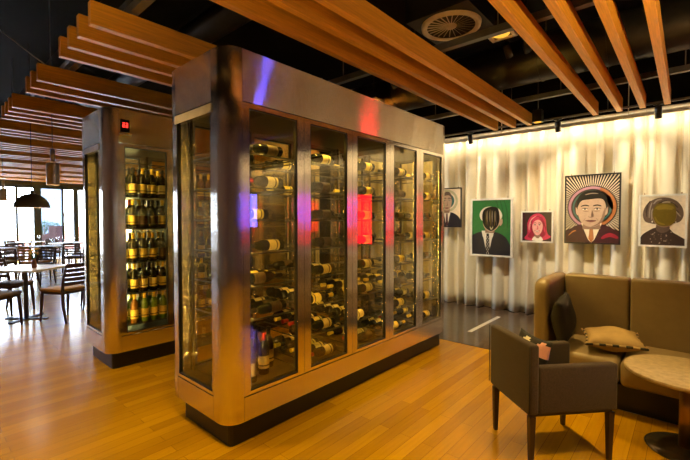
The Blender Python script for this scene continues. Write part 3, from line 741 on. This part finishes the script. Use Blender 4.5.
# ------------------------------------------------------------------ wine cabinets
def rrect(x0, x1, y0, y1, r, n=10, r2=None):
    out = []
    r2 = r if r2 is None else r2
    for cx, cy, a, r in ((x1 - r, y0 + r, -PI / 2, r), (x1 - r, y1 - r, 0, r), (x0 + r2, y1 - r2, PI / 2, r2), (x0 + r2, y0 + r2, PI, r2)):
        for k in range(n + 1): out.append((cx + r * math.cos(a + PI / 2 * k / n), cy + r * math.sin(a + PI / 2 * k / n)))
    return out
LEN, WID, RAD, RAD2 = 2.89, .735, .11, .045
def cabinet(ox, oy, label, led):
    """local frame: long lounge face at x=0, near end at y=0; local x runs -WID..0"""
    r = thing('wine_cabinet', label, 'wine cabinet', (ox, oy, 0))
    W = WID
    def bands(z0, z1):
        t = .043; g = .0015
        return [(-t, 0, .12 + g, LEN - .12 - g, z0, z1), (-W, -W + t, .12 + g, LEN - .12 - g, z0, z1),
                (-W + .085 + g, -.165 - g, 0, t, z0, z1), (-W + .085 + g, -.165 - g, LEN - t, LEN, z0, z1)]
    for nm, z0, z1, m_ in (('top_panel', 2.196, 2.52, 'steel_top'), ('base_panel', .16, .315, 'steel')):
        for q in bands(z0, z1):
            bm = B(); box(bm, *q); obj(nm, bm, m_, r)
    bm = B(); prism(bm, rrect(-W + .006, -.006, .006, LEN - .006, RAD - .006, 10, RAD2 - .006), 2.49, 2.51); obj('lid', bm, 'black', r)
    bm = B(); prism(bm, rrect(-W + .055, -.055, .055, LEN - .055, .03, 3), 0, .16); obj('plinth', bm, 'black', r)
    bm = B(); prism(bm, rrect(-W + .044, -.044, .044, LEN - .044, RAD - .044, 10, .003), .305, .322); prism(bm, rrect(-W + .044, -.044, .044, LEN - .044, RAD - .044, 10, .003), 2.190, 2.2); obj('liner', bm, 'black', r)
    # corner posts
    def post(sx, sy):
        d, t = .12, .043     # run past the radius along the short and long sides
        n = 10
        rad = RAD if sx > 0 else RAD2
        s_ = .165 if sx > 0 else .085
        outer = [(-s_, 0.)] + [(-rad + rad * math.sin(PI / 2 * k / n), rad - rad * math.cos(PI / 2 * k / n)) for k in range(n + 1)] + [(0, d)]
        ir = rad - t
        inner = [(-t, d)] + [(-rad + ir * math.cos(PI / 2 * k / n), rad - ir * math.sin(PI / 2 * k / n)) for k in range(n + 1)] + [(-s_, t)]
        P = outer + inner
        Q = []
        for x_, y_ in P:
            xx = x_ if sx > 0 else -W - x_
            yy = y_ if sy < 0 else LEN - y_
            Q.append((xx, yy))
        bm = B(); prism(bm, Q, .16, 2.52, smooth=True); obj('corner_post', bm, 'steel', r, smooth=30)
    for sx in (1, -1):
        for sy in (-1, 1): post(sx, sy)
    # doors: five along each long side, one at each end
    def door(px, py, rz, L, s0, s1, handle=False, strip=False):
        d = bpy.data.objects.new('door', None); COL.objects.link(d); d.parent = r; d.location = (px, py, 0); d.rotation_euler = (0, 0, rz); d.empty_display_size = .05
        z0, z1 = .322, 2.190
        t = .04
        bm = B()
        box(bm, .0015, s0, 0, t, z0, z1); box(bm, L - s1, L - .0015, 0, t, z0, z1); box(bm, s0, L - s1, 0, t, z0, .345); box(bm, s0, L - s1, 0, t, 2.160, z1)
        obj('door_frame', bm, 'steel', d)
        bm = B(); g = .006
        for b in ((s0, s0 + g, .003, .03, .345, 2.16), (L - s1 - g, L - s1, .003, .03, .345, 2.16), (s0 + g, L - s1 - g, .003, .03, .345, .345 + g), (s0 + g, L - s1 - g, .003, .03, 2.16 - g, 2.16)): box(bm, *b)
        obj('gasket', bm, 'black', d)
        bm = B(); box(bm, s0 + g, L - s1 - g, .012, .018, .345 + g, 2.16 - g); obj('pane', bm, 'glass', d)
        if handle:
            bm = B(); tube(bm, [(L - .09, -.001, 1.38), (L - .09, -.03, 1.39), (L - .09, -.03, 1.54), (L - .09, -.001, 1.55)], .006, 8); obj('handle', bm, 'wire', d)
        if strip:
            bm = B(); box(bm, s0 - .015, L - s1 + .02, -.006, 0, 2.13, 2.185); obj('door_strip', bm, 'champagne', d)
    edges = [.12, .64, 1.1825, 1.725, 2.2675, 2.78]
    for k in range(5):
        a, b = edges[k], edges[k + 1]
        s0 = .05 if k == 0 else .065; s1 = .065 if k < 4 else .04
        door(0, a, PI / 2, b - a, s0, s1, handle=(k == 4))
        door(-W, b, -PI / 2, b - a, s1, s0)
    door(-W + .085, 0, 0, W - .25, .012, .012, strip=True)
    door(-.165, LEN, PI, W - .25, .012, .012)
    return r, edges

def shelf_wire(parent, y0, y1, z, name='wire_shelf'):
    bm = B(); W = WID
    for yy in (y0 + .02, y0 + .13, y1 - .05): tube(bm, [(-W + .07, yy, z), (-.07, yy, z)], .005, 6)
    for xx in (-W + .07, -.07): tube(bm, [(xx, y0 + .01, z - .005), (xx, y1 - .01, z - .005)], .006, 6)
    obj(name, bm, 'wire', parent)
def shelf_glass(parent, y0, y1, z):
    bm = B(); box(bm, -WID + .06, -.06, y0 + .008, y1 - .008, z - .006, z)
    obj('shelf_board', bm, 'wire', parent)
def uprights(parent, ys_):
    bm = B()
    for yy in ys_:
        for xx in (-WID + .07, -.07): box(bm, xx - .008, xx + .008, yy - .008, yy + .008, .322, 2.19)
    obj('rack_upright', bm, 'wire', parent)
def puck(parent, x, y, z, energy, up=False, col=(1, .72, .20), wx=None):
    bm = B(); s = 1 if up else -1
    lathe(bm, [(.0001, .010 * s), (.011, .010 * s), (.015, 0)], 14)
    obj('cabinet_light', bm, 'warm_led', parent, loc=(x, y, z))
    P = parent.location
    zz = z + .016 * s
    l = lamp('cabinet_glow', 'SPOT', (x + P.x, y + P.y, zz), energy, col, parent, .006, 150, .5, (x + P.x, y + P.y, zz + s))

def added_led_strip(parent, y, energy):
    # strip light added out of sight behind the stile to brighten the bottles
    bm = B(); box(bm, -.062, -.048, y + .045, y + .053, .36, 2.15); obj('added_led_profile', bm, 'wire', parent)
    P = parent.location
    lamp('added_led_glow', 'AREA', (P.x - .055, P.y + y + .055, 1.25), energy, (1, .74, .24), parent, .012, None, 0, (P.x - .055 - .25, P.y + y + 1.055, 1.25), 1.75)
# --- big cabinet with bottles lying along its length
big, edges = cabinet(-2.10, 1.285, 'big brushed steel wine cabinet with five glass doors facing the lounge', True)
uprights(big, [.125] + [e for e in edges[1:-1]] + [2.775])
rowz = [.385 + .222 * k for k in range(8)]
rnd = random.Random(5)
bays = ['end bay', 'second bay', 'middle bay', 'fourth bay', 'fifth bay']
for b in range(5):
    y0, y1 = edges[b], edges[b + 1]
    for k, z in enumerate(rowz):
        if b == 0 and k == 0: 
            shelf_glass(big, y0, y1, .345); continue
        if b == 0 and k == 1: continue
        shelf_wire(big, y0, y1, z - .045)
        full = (k <= 3) if b < 2 else (k <= 2)
        if full:
            xs = [-.115 - .098 * q for q in range(6)]
            if rnd.random() < .5: xs.pop(rnd.randrange(2, 5))
        else:
            xs = [-.12 - .098 * q for q in rnd.choice([(0,), (0, 1), (0, 1, 5), (0, 4), (0, 2)])]
            if b == 0: xs = [-.12 - .098 * q for q in rnd.choice([(1, 2), (0, 4), (2, 3, 5)])]
        flip = (k + b) % 3 == 0 and full
        for i, xx in enumerate(xs):
            kind = rnd.choices(['gold', 'cream', 'plain', 'red'], [.42, .25, .25, .08] if b > 1 else [.25, .22, .42, .11])[0]
            yy = y0 + (y1 - y0) / 2 + rnd.uniform(-.015, .015)
            roll = rnd.uniform(-.5, .5)
            if flip: eul = (Matrix.Rotation(-PI / 2, 3, 'X') @ Matrix.Rotation(-.45 + roll, 3, 'Z')).to_euler(); yo = -.15
            else: eul = (Matrix.Rotation(PI / 2, 3, 'X') @ Matrix.Rotation(.45 + roll, 3, 'Z')).to_euler(); yo = .15
            fl = 'lounge glass'
            bottle(kind, (big.location.x + xx, big.location.y + yy + yo, z), eul,
                   '%s bottle lying %s from the %s, %s rack up, %s' % (DESC[kind], ORD[i], fl, ORD[k], bays[b]), 'wine bottles racked in the big cabinet')
# a few bottles standing on the bottom of the end bay
for i, (xx, yy, kind) in enumerate(((-.17, .40, 'red'), (-.26, .51, 'cream'), (-.12, .26, 'plain'), (-.22, .30, 'plain'), (-.27, .40, 'plain'), (-.33, .25, 'plain'), (-.44, .33, 'gold'), (-.54, .25, 'plain'), (-.62, .4, 'plain'))):
    bottle(kind, (big.location.x + xx, big.location.y + yy, .3475), (0, 0, -.3 + .1 * i), '%s bottle standing %s from the lounge glass on the end bay floor' % (DESC[kind], ORD[i]), 'wine bottles standing in the big cabinet')
for b in range(5):
    y = (edges[b] + edges[b + 1]) / 2
    puck(big, -.06, y, 2.188, 8.0); added_led_strip(big, edges[b], 5.0)
puck(big, -.30, .30, .345, 1.6, True); puck(big, -.46, .22, .345, 1.6, True)
# --- smaller-looking cabinet across the aisle with bottles standing
sml, edges2 = cabinet(-4.105, 1.245, 'steel wine cabinet across the aisle with standing bottles and red display', True)
uprights(sml, [.125] + [e for e in edges2[1:-1]] + [2.775])
SH = [.40, .71, 1.02, 1.36, 1.68]
for b in range(5):
    y0, y1 = edges2[b], edges2[b + 1]
    for k, z in enumerate(SH): shelf_glass(sml, y0, y1, z)
    shelf_wire(sml, y0, y1, 2.02)
    if b > 2: continue
    for k, z in enumerate(SH):
        n = 5
        pos = [(-.122, y0 + .065 + (y1 - y0 - .13) * q / (n - 1)) for q in range(n)]
        if b == 0: pos += [(-.225 - .092 * q, y0 + .062) for q in range(5)]
        if b == 0: pos += [(-.222, y0 + .165 + .095 * q) for q in range(4)]
        for i, (xx, yy) in enumerate(pos):
            if k == 0: kind = rnd.choices(['green', 'amber'], [.8, .2])[0]
            elif k == 2 or k == 1: kind = rnd.choices(['gold', 'cream', 'plain'], [.6, .2, .2])[0]
            elif k == 4: kind = rnd.choices(['gold', 'amber', 'cream'], [.6, .2, .2])[0]
            else: kind = rnd.choices(['gold', 'green', 'plain', 'red', 'cream'], [.3, .2, .3, .05, .15])[0]
            where = ('%s along the aisle glass' % ORD[i]) if i < n else ('%s along the end glass' % ORD[i - n]) if i < n + 5 else ('%s in the second row' % ORD[i - n - 5])
            bottle(kind, (sml.location.x + xx, sml.location.y + yy + rnd.uniform(-.005, .005), z + .0012), (0, 0, (-.5 if i < n else -1.4) + rnd.uniform(-.5, .5)),
                   '%s bottle standing %s, %s shelf up, %s' % (DESC[kind], where, ORD[k], ['end bay', 'second bay', 'third bay'][b]), 'bottles standing in the aisle cabinet')
    y = (y0 + y1) / 2
    puck(sml, -.05, y, 2.188, 5.0); added_led_strip(sml, y0, 1.8)
    puck(sml, -.055, y - .09, .322, 2.2, True); puck(sml, -.055, y + .09, .322, 2.2, True)
for P_ in (big, sml):  # end strips also added, to light the bottles behind the end glass
    bm = B(); box(bm, -.158, -.150, .052, .066, .36, 2.15); obj('added_led_profile', bm, 'wire', P_)
    X_, Y_ = P_.location.x - .162, P_.location.y + .059
    lamp('added_led_glow', 'AREA', (X_, Y_, 1.25), 0.9, (1, .74, .24), P_, .012, None, 0, (X_ - 1, Y_ + .12, 1.25), 1.75)
# temperature display above its first door
bm = B(); box(bm, 0, .008, .135, .215, 2.30, 2.42); d = obj('temperature_display', bm, 'black', sml)
bm = B()
for yy in (.152, .182):
    for b_ in ((yy, yy + .018, 2.385, 2.390), (yy, yy + .018, 2.365, 2.370), (yy, yy + .018, 2.345, 2.350), (yy, yy + .004, 2.345, 2.367), (yy + .014, yy + .018, 2.345, 2.39)): box(bm, .008, .0095, *b_)
obj('red_digits', bm, 'redled', d)
simple('name_plate', 'frame_w', (0, .004, .125, .235, 2.272, 2.285), parent=sml)
simple('name_plate', 'frame_w', (-WID / 2 - .05, -WID / 2 + .05, -.004, 0, 2.22, 2.232), parent=big) if False else None

# ------------------------------------------------------------------ sofa
S = thing('sofa', 'tan leather sofa with high back and rounded end wing by the curtain', 'sofa', (-1.0, 3.5, 0))
def lb(name, m_, b, bev, seg=4, **k):
    bm = B(); box(bm, *b, bev=bev, seg=seg); return obj(name, bm, m_, S, smooth=40, **k)
mods = [(.128, .632), (.632, 1.135), (1.135, 1.64)]
lb('plinth', 'black', (.03, 1.74, .085, .80, 0, .20), .004, 1)
for a, b in mods:
    lb('seat_cushion', 'leather', (a + .003, b - .003, .0, .62, .205, .395), .04)
    lb('back_panel', 'leather', (a + .003, b - .003, .62, .80, .21, .94), .022)
def offset_poly(P, d):
    out = []
    n = len(P)
    for i in range(n):
        a_, b_, c_ = Vector(P[i - 1]), Vector(P[i]), Vector(P[(i + 1) % n])
        n1 = Vector((-(b_ - a_).y, (b_ - a_).x)).normalized(); n2 = Vector((-(c_ - b_).y, (c_ - b_).x)).normalized()
        k = n1 + n2
        out.append(b_ + k * (d / max(.3, 1 + n1.dot(n2))))
    return out
for a in (0., 1.64):
    # outline of the wing seen from the side (y, z), counter-clockwise, softened corners; layered across x with a rounded edge
    def arc(cx, cz, r_, a0, a1, n=8): return [(cx + r_ * math.cos(a0 + (a1 - a0) * k / n), cz + r_ * math.sin(a0 + (a1 - a0) * k / n)) for k in range(n + 1)]
    P = arc(.17, .27, .07, PI, PI * 1.5, 5) + arc(.77, .23, .03, -PI / 2, 0, 4) + arc(.74, .88, .06, 0, PI / 2, 6) + arc(.20, .84, .10, PI / 2, PI, 10)
    th, e = .125, .045
    lay = [(e * (1 - math.cos(q)), e * (1 - math.sin(q))) for q in [PI / 2 * k / 6 for k in range(7)]]
    lay = lay + [(th - x_, d_) for x_, d_ in lay[::-1]]
    bm = B(); rings = []
    for x_, d_ in lay:
        rings.append([bm.verts.new((a + x_, v.x, v.y)) for v in offset_poly(P, d_)])
    for r0, r1 in zip(rings, rings[1:]):
        for k in range(len(P)): bm.faces.new((r0[k], r0[(k + 1) % len(P)], r1[(k + 1) % len(P)], r1[k]))
    bm.faces.new(rings[0][::-1]); bm.faces.new(rings[-1])
    obj('side_wing', bm, 'leather', S, smooth=50)

def pillow(bm, w, h, t, n=18, pinch=.10, mi=0):
    g = {}
    for s in (1, -1):
        for i in range(n + 1):
            for j in range(n + 1):
                u, v = -1 + 2 * i / n, -1 + 2 * j / n
                k = (1 - u * u) ** .5 * (1 - v * v) ** .5
                x_ = u * w / 2 * (1 - pinch * (1 - v * v) * abs(u) ** 3 * 0 - pinch * (1 - abs(v)) * 0) ; y_ = v * h / 2
                x_ *= 1 - pinch * (1 - v * v); y_ *= 1 - pinch * (1 - u * u)
                x_ += 0; z_ = s * t / 2 * k ** .75 + .012 * math.sin(4 * u + 2 * v) * k
                g[s, i, j] = bm.verts.new((x_, y_, z_))
        for i in range(n):
            for j in range(n):
                q = (g[s, i, j], g[s, i + 1, j], g[s, i + 1, j + 1], g[s, i, j + 1])
                f = bm.faces.new(q if s > 0 else q[::-1]); f.smooth = True; f.material_index = mi
def edge_pts(w, h, n=12, pinch=.10):
    out = []
    for (a, b) in (((-1, -1), (1, -1)), ((1, -1), (1, 1)), ((1, 1), (-1, 1)), ((-1, 1), (-1, -1))):
        for k in range(n):
            u = a[0] + (b[0] - a[0]) * k / n; v = a[1] + (b[1] - a[1]) * k / n
            out.append(Vector((u * w / 2 * (1 - pinch * (1 - v * v)), v * h / 2 * (1 - pinch * (1 - u * u)), 0)))
    return out
# tan cushion lying on the seat
C1 = thing('throw_cushion', 'tan cushion with dark dashed trim lying flat on the sofa seat', 'cushion', (-.445, 3.77, .490), 0)
C1.rotation_euler = (R(3), R(-2), R(14))
bm = B(); pillow(bm, .39, .39, .15); obj('cover', bm, 'tanfab', C1)
bm = B(); E_ = edge_pts(.39, .39, 18)
tube(bm, E_ + [E_[0], E_[1]], .010, 6)
bm.faces.ensure_lookup_table()
for q, f in enumerate(bm.faces): f.material_index = 1 if (q // 6) % 4 < 2 and q < 6 * (len(E_) + 1) else 0
obj('edge_piping', bm, ['tanfab', 'blackfab'], C1)
C2 = thing('throw_cushion', 'black cushion standing upright against the sofa wing', 'cushion', (-.786, 3.72, .608), 0)
C2.rotation_euler = Matrix.Rotation(R(14), 3, 'Z').to_4x4().to_euler()
C2.rotation_euler = (Matrix.Rotation(R(85), 3, 'Y') @ Matrix.Rotation(R(5), 3, 'Z')).to_euler()
bm = B(); pillow(bm, .38, .40, .15); obj('cover', bm, 'blackfab', C2)

# ------------------------------------------------------------------ round table
T = thing('side_table', 'low round stone-topped table on a bronze column before the sofa', 'table', (.012, 3.22, 0))
bm = B(); lathe(bm, [(.0001, .472), (.31, .472), (.322, .480), (.325, .490), (.322, .498), (.315, .50), (.0001, .50)], 64); obj('table_top', bm, 'stone_top', T, smooth=40)
bm = B(); tube(bm, [(0, 0, .018), (0, 0, .472)], .037, 28); obj('column', bm, 'bronze', T)
bm = B(); lathe(bm, [(.0001, 0), (.205, 0), (.208, .006), (.20, .012), (.06, .024), (.0001, .024)], 48); obj('base', bm, 'darkbase', T, smooth=40)

# ------------------------------------------------------------------ armchair
A = thing('armchair', 'brown woven low armchair with dark legs standing before the sofa', 'armchair', (-.655, 2.735, 0), R(48.5))
def ac(name, m_, b, bev, seg=3, parent=None, mtx=None):
    bm = B(); box(bm, *b, bev=bev, seg=seg, mtx=mtx); return obj(name, bm, m_, parent or A, smooth=40)
ac('back_panel', 'brownfab', (-.285, -.225, -.235, .235, .315, .725), .016, mtx=None)
for s in (1, -1):
    y0, y1 = (.175, .235) if s > 0 else (-.235, -.175)
    ac('arm', 'brownfab', (-.225, .28, y0, y1, .315, .595), .016)
ac('seat', 'brownfab', (-.225, .27, -.175, .175, .30, .43), .02)
ac('seat_frame', 'darkwood', (-.265, .26, -.215, .215, .298, .318), .003, 1)
for sx in (-1, 1):
    for sy in (-1, 1):
        bm = B(); x_, y_ = (-.255 if sx < 0 else .25), .205 * sy
        top_ = box(bm, x_ - .018, x_ + .018, y_ - .018, y_ + .018, 0, .30)
        for v in bm.verts:
            if v.co.z < .1:
                v.co.x = x_ + (v.co.x - x_) * .62; v.co.y = y_ + (v.co.y - y_) * .62
        obj('leg', bm, 'darkwood', A)
bm = B(); tube(bm, [(-.288, -.236, .33), (-.288, -.236, .72)], .003, 6); tube(bm, [(-.288, .236, .33), (-.288, .236, .72)], .003, 6); obj('piping', bm, 'blackfab', A)
# patterned cushion on the armchair
mA = Matrix.Translation((-.655, 2.735, 0)) @ Matrix.Rotation(R(48.5), 4, 'Z')
C3 = thing('throw_cushion', 'dark cushion with pink and white patches leaning inside the brown armchair', 'cushion', (0, 0, 0))
bm = B(); pillow(bm, .29, .33, .10)
for f in bm.faces:
    c = f.calc_center_median(); q = math.sin(23 * c.x + 3) * math.sin(19 * c.y + 1)
    f.material_index = 1 if q > .55 else (2 if q < -.6 else 0)
obj('cover', bm, ['blackfab', 'p_rose', 'p_white'], C3)
C3.matrix_basis = mA @ Matrix.Translation((-.145, -.005, .578)) @ Matrix.Rotation(R(-72), 4, 'Y')

# ------------------------------------------------------------------ dining room
def dining_chair(seatm, backm='chairwood'):
    r = thing('dining_chair', None, None)
    def leg(x0, y0, x1, y1, z1, r0, r1):
        bm = B()
        tube(bm, [(x0, y0, 0), ((x0 * .4 + x1 * .6), (y0 * .4 + y1 * .6), z1 * .6), (x1, y1, z1)], [r0, (r0 + r1) / 2 + .003, r1], 8); obj('leg', bm, 'chairwood', r)
    for s in (1, -1):
        leg(.22, .20 * s, .19, .19 * s, .43, .013, .022)
        bm = B(); tube(bm, [(-.25, .19 * s, 0), (-.20, .19 * s, .25), (-.19, .19 * s, .45), (-.22, .19 * s, .65), (-.27, .185 * s, .82)], [.013, .02, .022, .019, .015], 8); obj('leg', bm, 'chairwood', r)
    bm = B(); box(bm, -.20, .21, -.205, .205, .40, .435, bev=.006); obj('seat_frame', bm, 'chairwood', r)
    bm = B(); box(bm, -.19, .225, -.215, .215, .435, .475, bev=.016, seg=3); obj('seat', bm, seatm, r, smooth=50)
    bm = B()
    for k in range(5):
        z0 = .52 + .064 * k; x0 = -.205 - .0022 * (z0 - .5) * 100
        pts = []
        for q in range(9):
            u = -1 + 2 * q / 8; pts.append((x0 - .035 * (1 - u * u), .185 * u))
        h = .052 if k < 4 else .06
        for (a, b) in zip(pts, pts[1:]):
            lo = [bm.verts.new((a[0] - .009, a[1], z0)), bm.verts.new((b[0] - .009, b[1], z0)), bm.verts.new((b[0] + .009, b[1], z0)), bm.verts.new((a[0] + .009, a[1], z0))]
            hi = [bm.verts.new((v.co.x - .008, v.co.y, z0 + h)) for v in lo]
            bm.faces.new(lo[::-1]); bm.faces.new(hi)
            for m_ in range(4): bm.faces.new((lo[m_], lo[(m_ + 1) % 4], hi[(m_ + 1) % 4], hi[m_]))
    obj('backrest', bm, backm, r)
    return r
def place(o, x, y, rz, label, group):
    o.location = (x, y, 0); o.rotation_euler = (0, 0, rz); o['label'] = label; o['category'] = 'chair'; o['group'] = group
ch_o = dining_chair('seat_ochre'); ch_g = dining_chair('seat_grey'); ch_r = dining_chair('orange', 'orange')
G1 = 'chairs around the near dining table'; G2 = 'chairs at the far dining tables'
place(ch_o, -6.80, 1.52, R(-155), 'walnut slat-back dining chair with ochre seat at the near white table', G1)
place(ch_g, -6.93, .74, R(41), 'walnut dining chair with grey seat, close side of the near table', G1)
c = copy_tree(ch_g); place(c, -8.0, 1.06, R(38), 'grey seated walnut chair tucked behind the closer grey chair', G1)
c = copy_tree(ch_o); place(c, -7.45, 2.12, R(-100), 'walnut chair with curved back just behind the ochre seated chair', G1)
far_ch = [(-10.9, 1.95, -48, 'g', 'brown dining chair facing the room, in front of the glass-laden table'), (-11.6, 2.0, 120, 'r', 'orange backed dining chair beside the brown chair at the far tables'),
          (-12.2, 1.45, 30, 'g', 'dark dining chair in the window glare by the glare-lit table'), (-12.6, 3.05, 150, 'g', 'dark dining chair behind the glass-laden table near the windows'),
          (-13.75, 1.85, 190, 'g', 'dark dining chair between the two white clothed tables'), (-13.6, 3.5, -60, 'g', 'dark dining chair beside the clothed table by the blue door'),
          (-15.2, 3.2, 20, 'g', 'dark dining chair beyond the clothed table by the blue door'), (-15.4, 2.0, 170, 'g', 'dark dining chair hard by the window glass')]
for x_, y_, a_, k_, lab in far_ch:
    if k_ == 'r': o = ch_r
    else: o = copy_tree(ch_g)
    place(o, x_, y_, R(a_), lab, G2)
D1 = thing('dining_table', 'square white dining table with a flower vase, standing before the cabinets', 'table', (-7.35, 1.17, 0), R(41.5))
bm = B(); box(bm, -.40, .40, -.38, .38, .715, .745, bev=.004); obj('table_top', bm, 'whitetop', D1)
bm = B(); tube(bm, [(.05, -.08, .01), (.05, -.08, .715)], .028, 12); obj('column', bm, 'lampshell', D1)
bm = B(); box(bm, -.25, .35, -.11, -.05, 0, .015); box(bm, .02, .08, -.36, .22, 0, .015); obj('base', bm, 'lampshell', D1)
V = thing('flower_vase', 'small terracotta vase of yellow flowers on the white dining table', 'vase', (-7.17, 1.23, .7455))
bm = B(); lathe(bm, [(.0001, 0), (.028, 0), (.034, .03), (.030, .09), (.022, .12), (.026, .135), (.020, .13), (.016, .11)], 16); obj('vase_body', bm, 'vase', V)
bm = B(); bmf = B()
for k in range(12):
    a = 2 * PI * k / 12; rr = .03 + .035 * random.random(); h_ = .19 + .09 * random.random()
    tube(bm, [(0, 0, .11), (rr * .5 * math.cos(a), rr * .5 * math.sin(a), .16), (rr * math.cos(a), rr * math.sin(a), h_)], .003, 5)
    for q in range(6):
        b_ = 2 * PI * q / 6; c_ = Vector((rr * math.cos(a), rr * math.sin(a), h_)); s_ = .03
        bmf.faces.new([bmf.verts.new(c_ + Vector(v)) for v in ((0, 0, 0), (s_ * math.cos(b_ - .4), s_ * math.sin(b_ - .4), .012), (s_ * 1.3 * math.cos(b_), s_ * 1.3 * math.sin(b_), .02), (s_ * math.cos(b_ + .4), s_ * math.sin(b_ + .4), .012))])
obj('stem', bm, 'leaf', V); obj('petals', bmf, 'flower', V)
# far tables with linen and glasses
def wineglass():
    r = thing('wine_glass', None, None)
    bm = B(); lathe(bm, [(.0001, 0), (.032, .001), (.030, .004), (.005, .01), (.004, .085), (.012, .095), (.033, .12), (.037, .15), (.030, .20), (.029, .20), (.035, .15), (.031, .122), (.010, .098), (.0001, .094)], 16)
    obj('bowl', bm, 'tumbler', r); return r
wg = None
tabs = [(-13.0, 2.42, 'white clothed table with glasses before the dark post', 'the table before the dark post'), (-14.4, 3.35, 'white clothed table with glasses by the blue door', 'the table by the blue door'), (-13.0, 1.35, 'white clothed table in the window glare past the vase', 'the glare-lit table'), (-15.9, 2.55, 'white clothed table hard by the window glass', 'the table hard by the windows')]
for i, (x_, y_, lab, where) in enumerate(tabs):
    t_ = thing('dining_table', lab, 'table', (x_, y_, 0), R(15 * i))
    bm = B(); box(bm, -.40, .40, -.40, .40, .715, .745); obj('table_top', bm, 'whitetop', t_)
    for sx in (-1, 1):
        for sy in (-1, 1):
            bm = B(); box(bm, .35 * sx - .02, .35 * sx + .02, .35 * sy - .02, .35 * sy + .02, 0, .715); obj('leg', bm, 'chairwood', t_)
    bm = B(); box(bm, -.412, .412, -.412, .412, .745, .749)
    tag(obj('tablecloth', bm, 'cloth', loc=(x_, y_, 0), rot=(0, 0, R(15 * i))), 'white linen cloth laid over ' + where, 'tablecloth', 'white linens on the far tables')
    for q, (gx, gy, gw) in enumerate(((.25, .18, 'window-side corner'), (-.22, .24, 'far corner'), (-.26, -.2, 'aisle-side corner'), (.2, -.26, 'room-side corner'))):
        if wg is None: wg = o = wineglass()
        else: o = copy_tree(wg)
        a_ = R(15 * i)
        o.location = (x_ + gx * math.cos(a_) - gy * math.sin(a_), y_ + gx * math.sin(a_) + gy * math.cos(a_), .7495)
        tag(o, 'stemmed wine glass on the %s of %s' % (gw, where), 'glass', 'wine glasses on the far tables')
# pendants
def pendant_dome(x, y, z, label):
    r = thing('dome_pendant', label, 'pendant lamp', (x, y, z))
    bm = B(); n = 12; outer = [(.212 * math.cos(PI / 2 * k / n) + .001, .205 * math.sin(PI / 2 * k / n)) for k in range(n + 1)]
    inner = [(.205 * math.cos(PI / 2 * k / n) + .001, .198 * math.sin(PI / 2 * k / n)) for k in range(n, -1, -1)]
    lathe(bm, outer + inner + [outer[0]], 36)
    for f in bm.faces:
        c = f.calc_center_median(); rad = math.hypot(c.x, c.y)
        e_ = (rad / .212) ** 2 + (c.z / .205) ** 2
        f.material_index = 1 if e_ < .966 else 0
    obj('lamp_shade', bm, ['lampshell', 'lampwhite'], r)
    bm = B(); tube(bm, [(0, 0, .205), (0, 0, .25)], [.022, .018], 12); obj('cap', bm, 'lampshell', r)
    bm = B(); tube(bm, [(0, 0, .25), (0, 0, CH - z)], .005, 6); obj('cord', bm, 'cord', r)
    bm = B(); bmesh.ops.create_uvsphere(bm, u_segments=14, v_segments=8, radius=.035); obj('bulb', bm, 'warm_bulb', r, loc=(0, 0, .07))
    lamp('pendant_glow', 'POINT', (x, y, z + .03), 2, (1, .8, .6), r, .04)
pendant_dome(-7.18, 1.22, 1.63, 'charcoal dome pendant lamp hanging over the near dining table')
def pendant_cyl(x, y, z, label, e=20):
    r = thing('cylinder_pendant', label, 'pendant lamp', (x, y, z), 0, 'cylinder pendants in the dining room')
    bm = B(); lathe(bm, [(.058, .02), (.068, .0), (.07, .004), (.07, .27), (.066, .278), (.03, .28)], 28); obj('lamp_shade', bm, 'champagne', r, smooth=40)
    bm = B(); lathe(bm, [(.0001, .02), (.058, .02)], 24); obj('lens', bm, 'warm_bulb', r)
    bm = B(); tube(bm, [(0, 0, .27), (0, 0, .46)], .026, 16); obj('neck', bm, 'champagne', r)
    bm = B(); tube(bm, [(0, 0, .46), (0, 0, CH - z)], .004, 6); obj('cord', bm, 'cord', r)
    lamp('pendant_beam', 'SPOT', (x, y, z - .01), e, (1, .75, .45), r, .05, 100, .7, (x, y, 0))
pendant_cyl(-6.13, 1.26, 1.90, 'champagne cylinder pendant lamp hanging near the small wine cabinet', 8)
pendant_cyl(-11.9, 1.5, 1.9, 'champagne cylinder pendant lamp far off against the windows', 8)
pendant_cyl(-10.2, 3.6, 1.95, 'champagne cylinder pendant lamp hidden behind the small wine cabinet', 8)
# ------------------------------------------------------------------ daylight
w = bpy.data.worlds.new('world'); SC.world = w; w.use_nodes = True
bgn = w.node_tree.nodes['Background']; bgn.inputs[0].default_value = (.74, .86, 1.0, 1); bgn.inputs[1].default_value = 20.0
l = bpy.data.lights.new('window_portal', 'AREA'); l.shape = 'RECTANGLE'; l.size = 2.7; l.size_y = 8.2; l.cycles.is_portal = True
o = bpy.data.objects.new('window_portal', l); COL.objects.link(o); o.location = (WX + .02, 2.35, 1.37); o.rotation_euler = (0, -PI / 2, 0)

SC.view_settings.view_transform = 'Standard'; SC.view_settings.look = 'None'; SC.view_settings.gamma = 1; SC.view_settings.use_curve_mapping = False
SC.view_settings.exposure = 0.85
cy = SC.cycles
cy.use_denoising = True; cy.max_bounces = 10; cy.transparent_max_bounces = 24; cy.glossy_bounces = 5; cy.diffuse_bounces = 4
cy.sample_clamp_indirect = 6; cy.caustics_reflective = False; cy.caustics_refractive = False; cy.use_light_tree = True
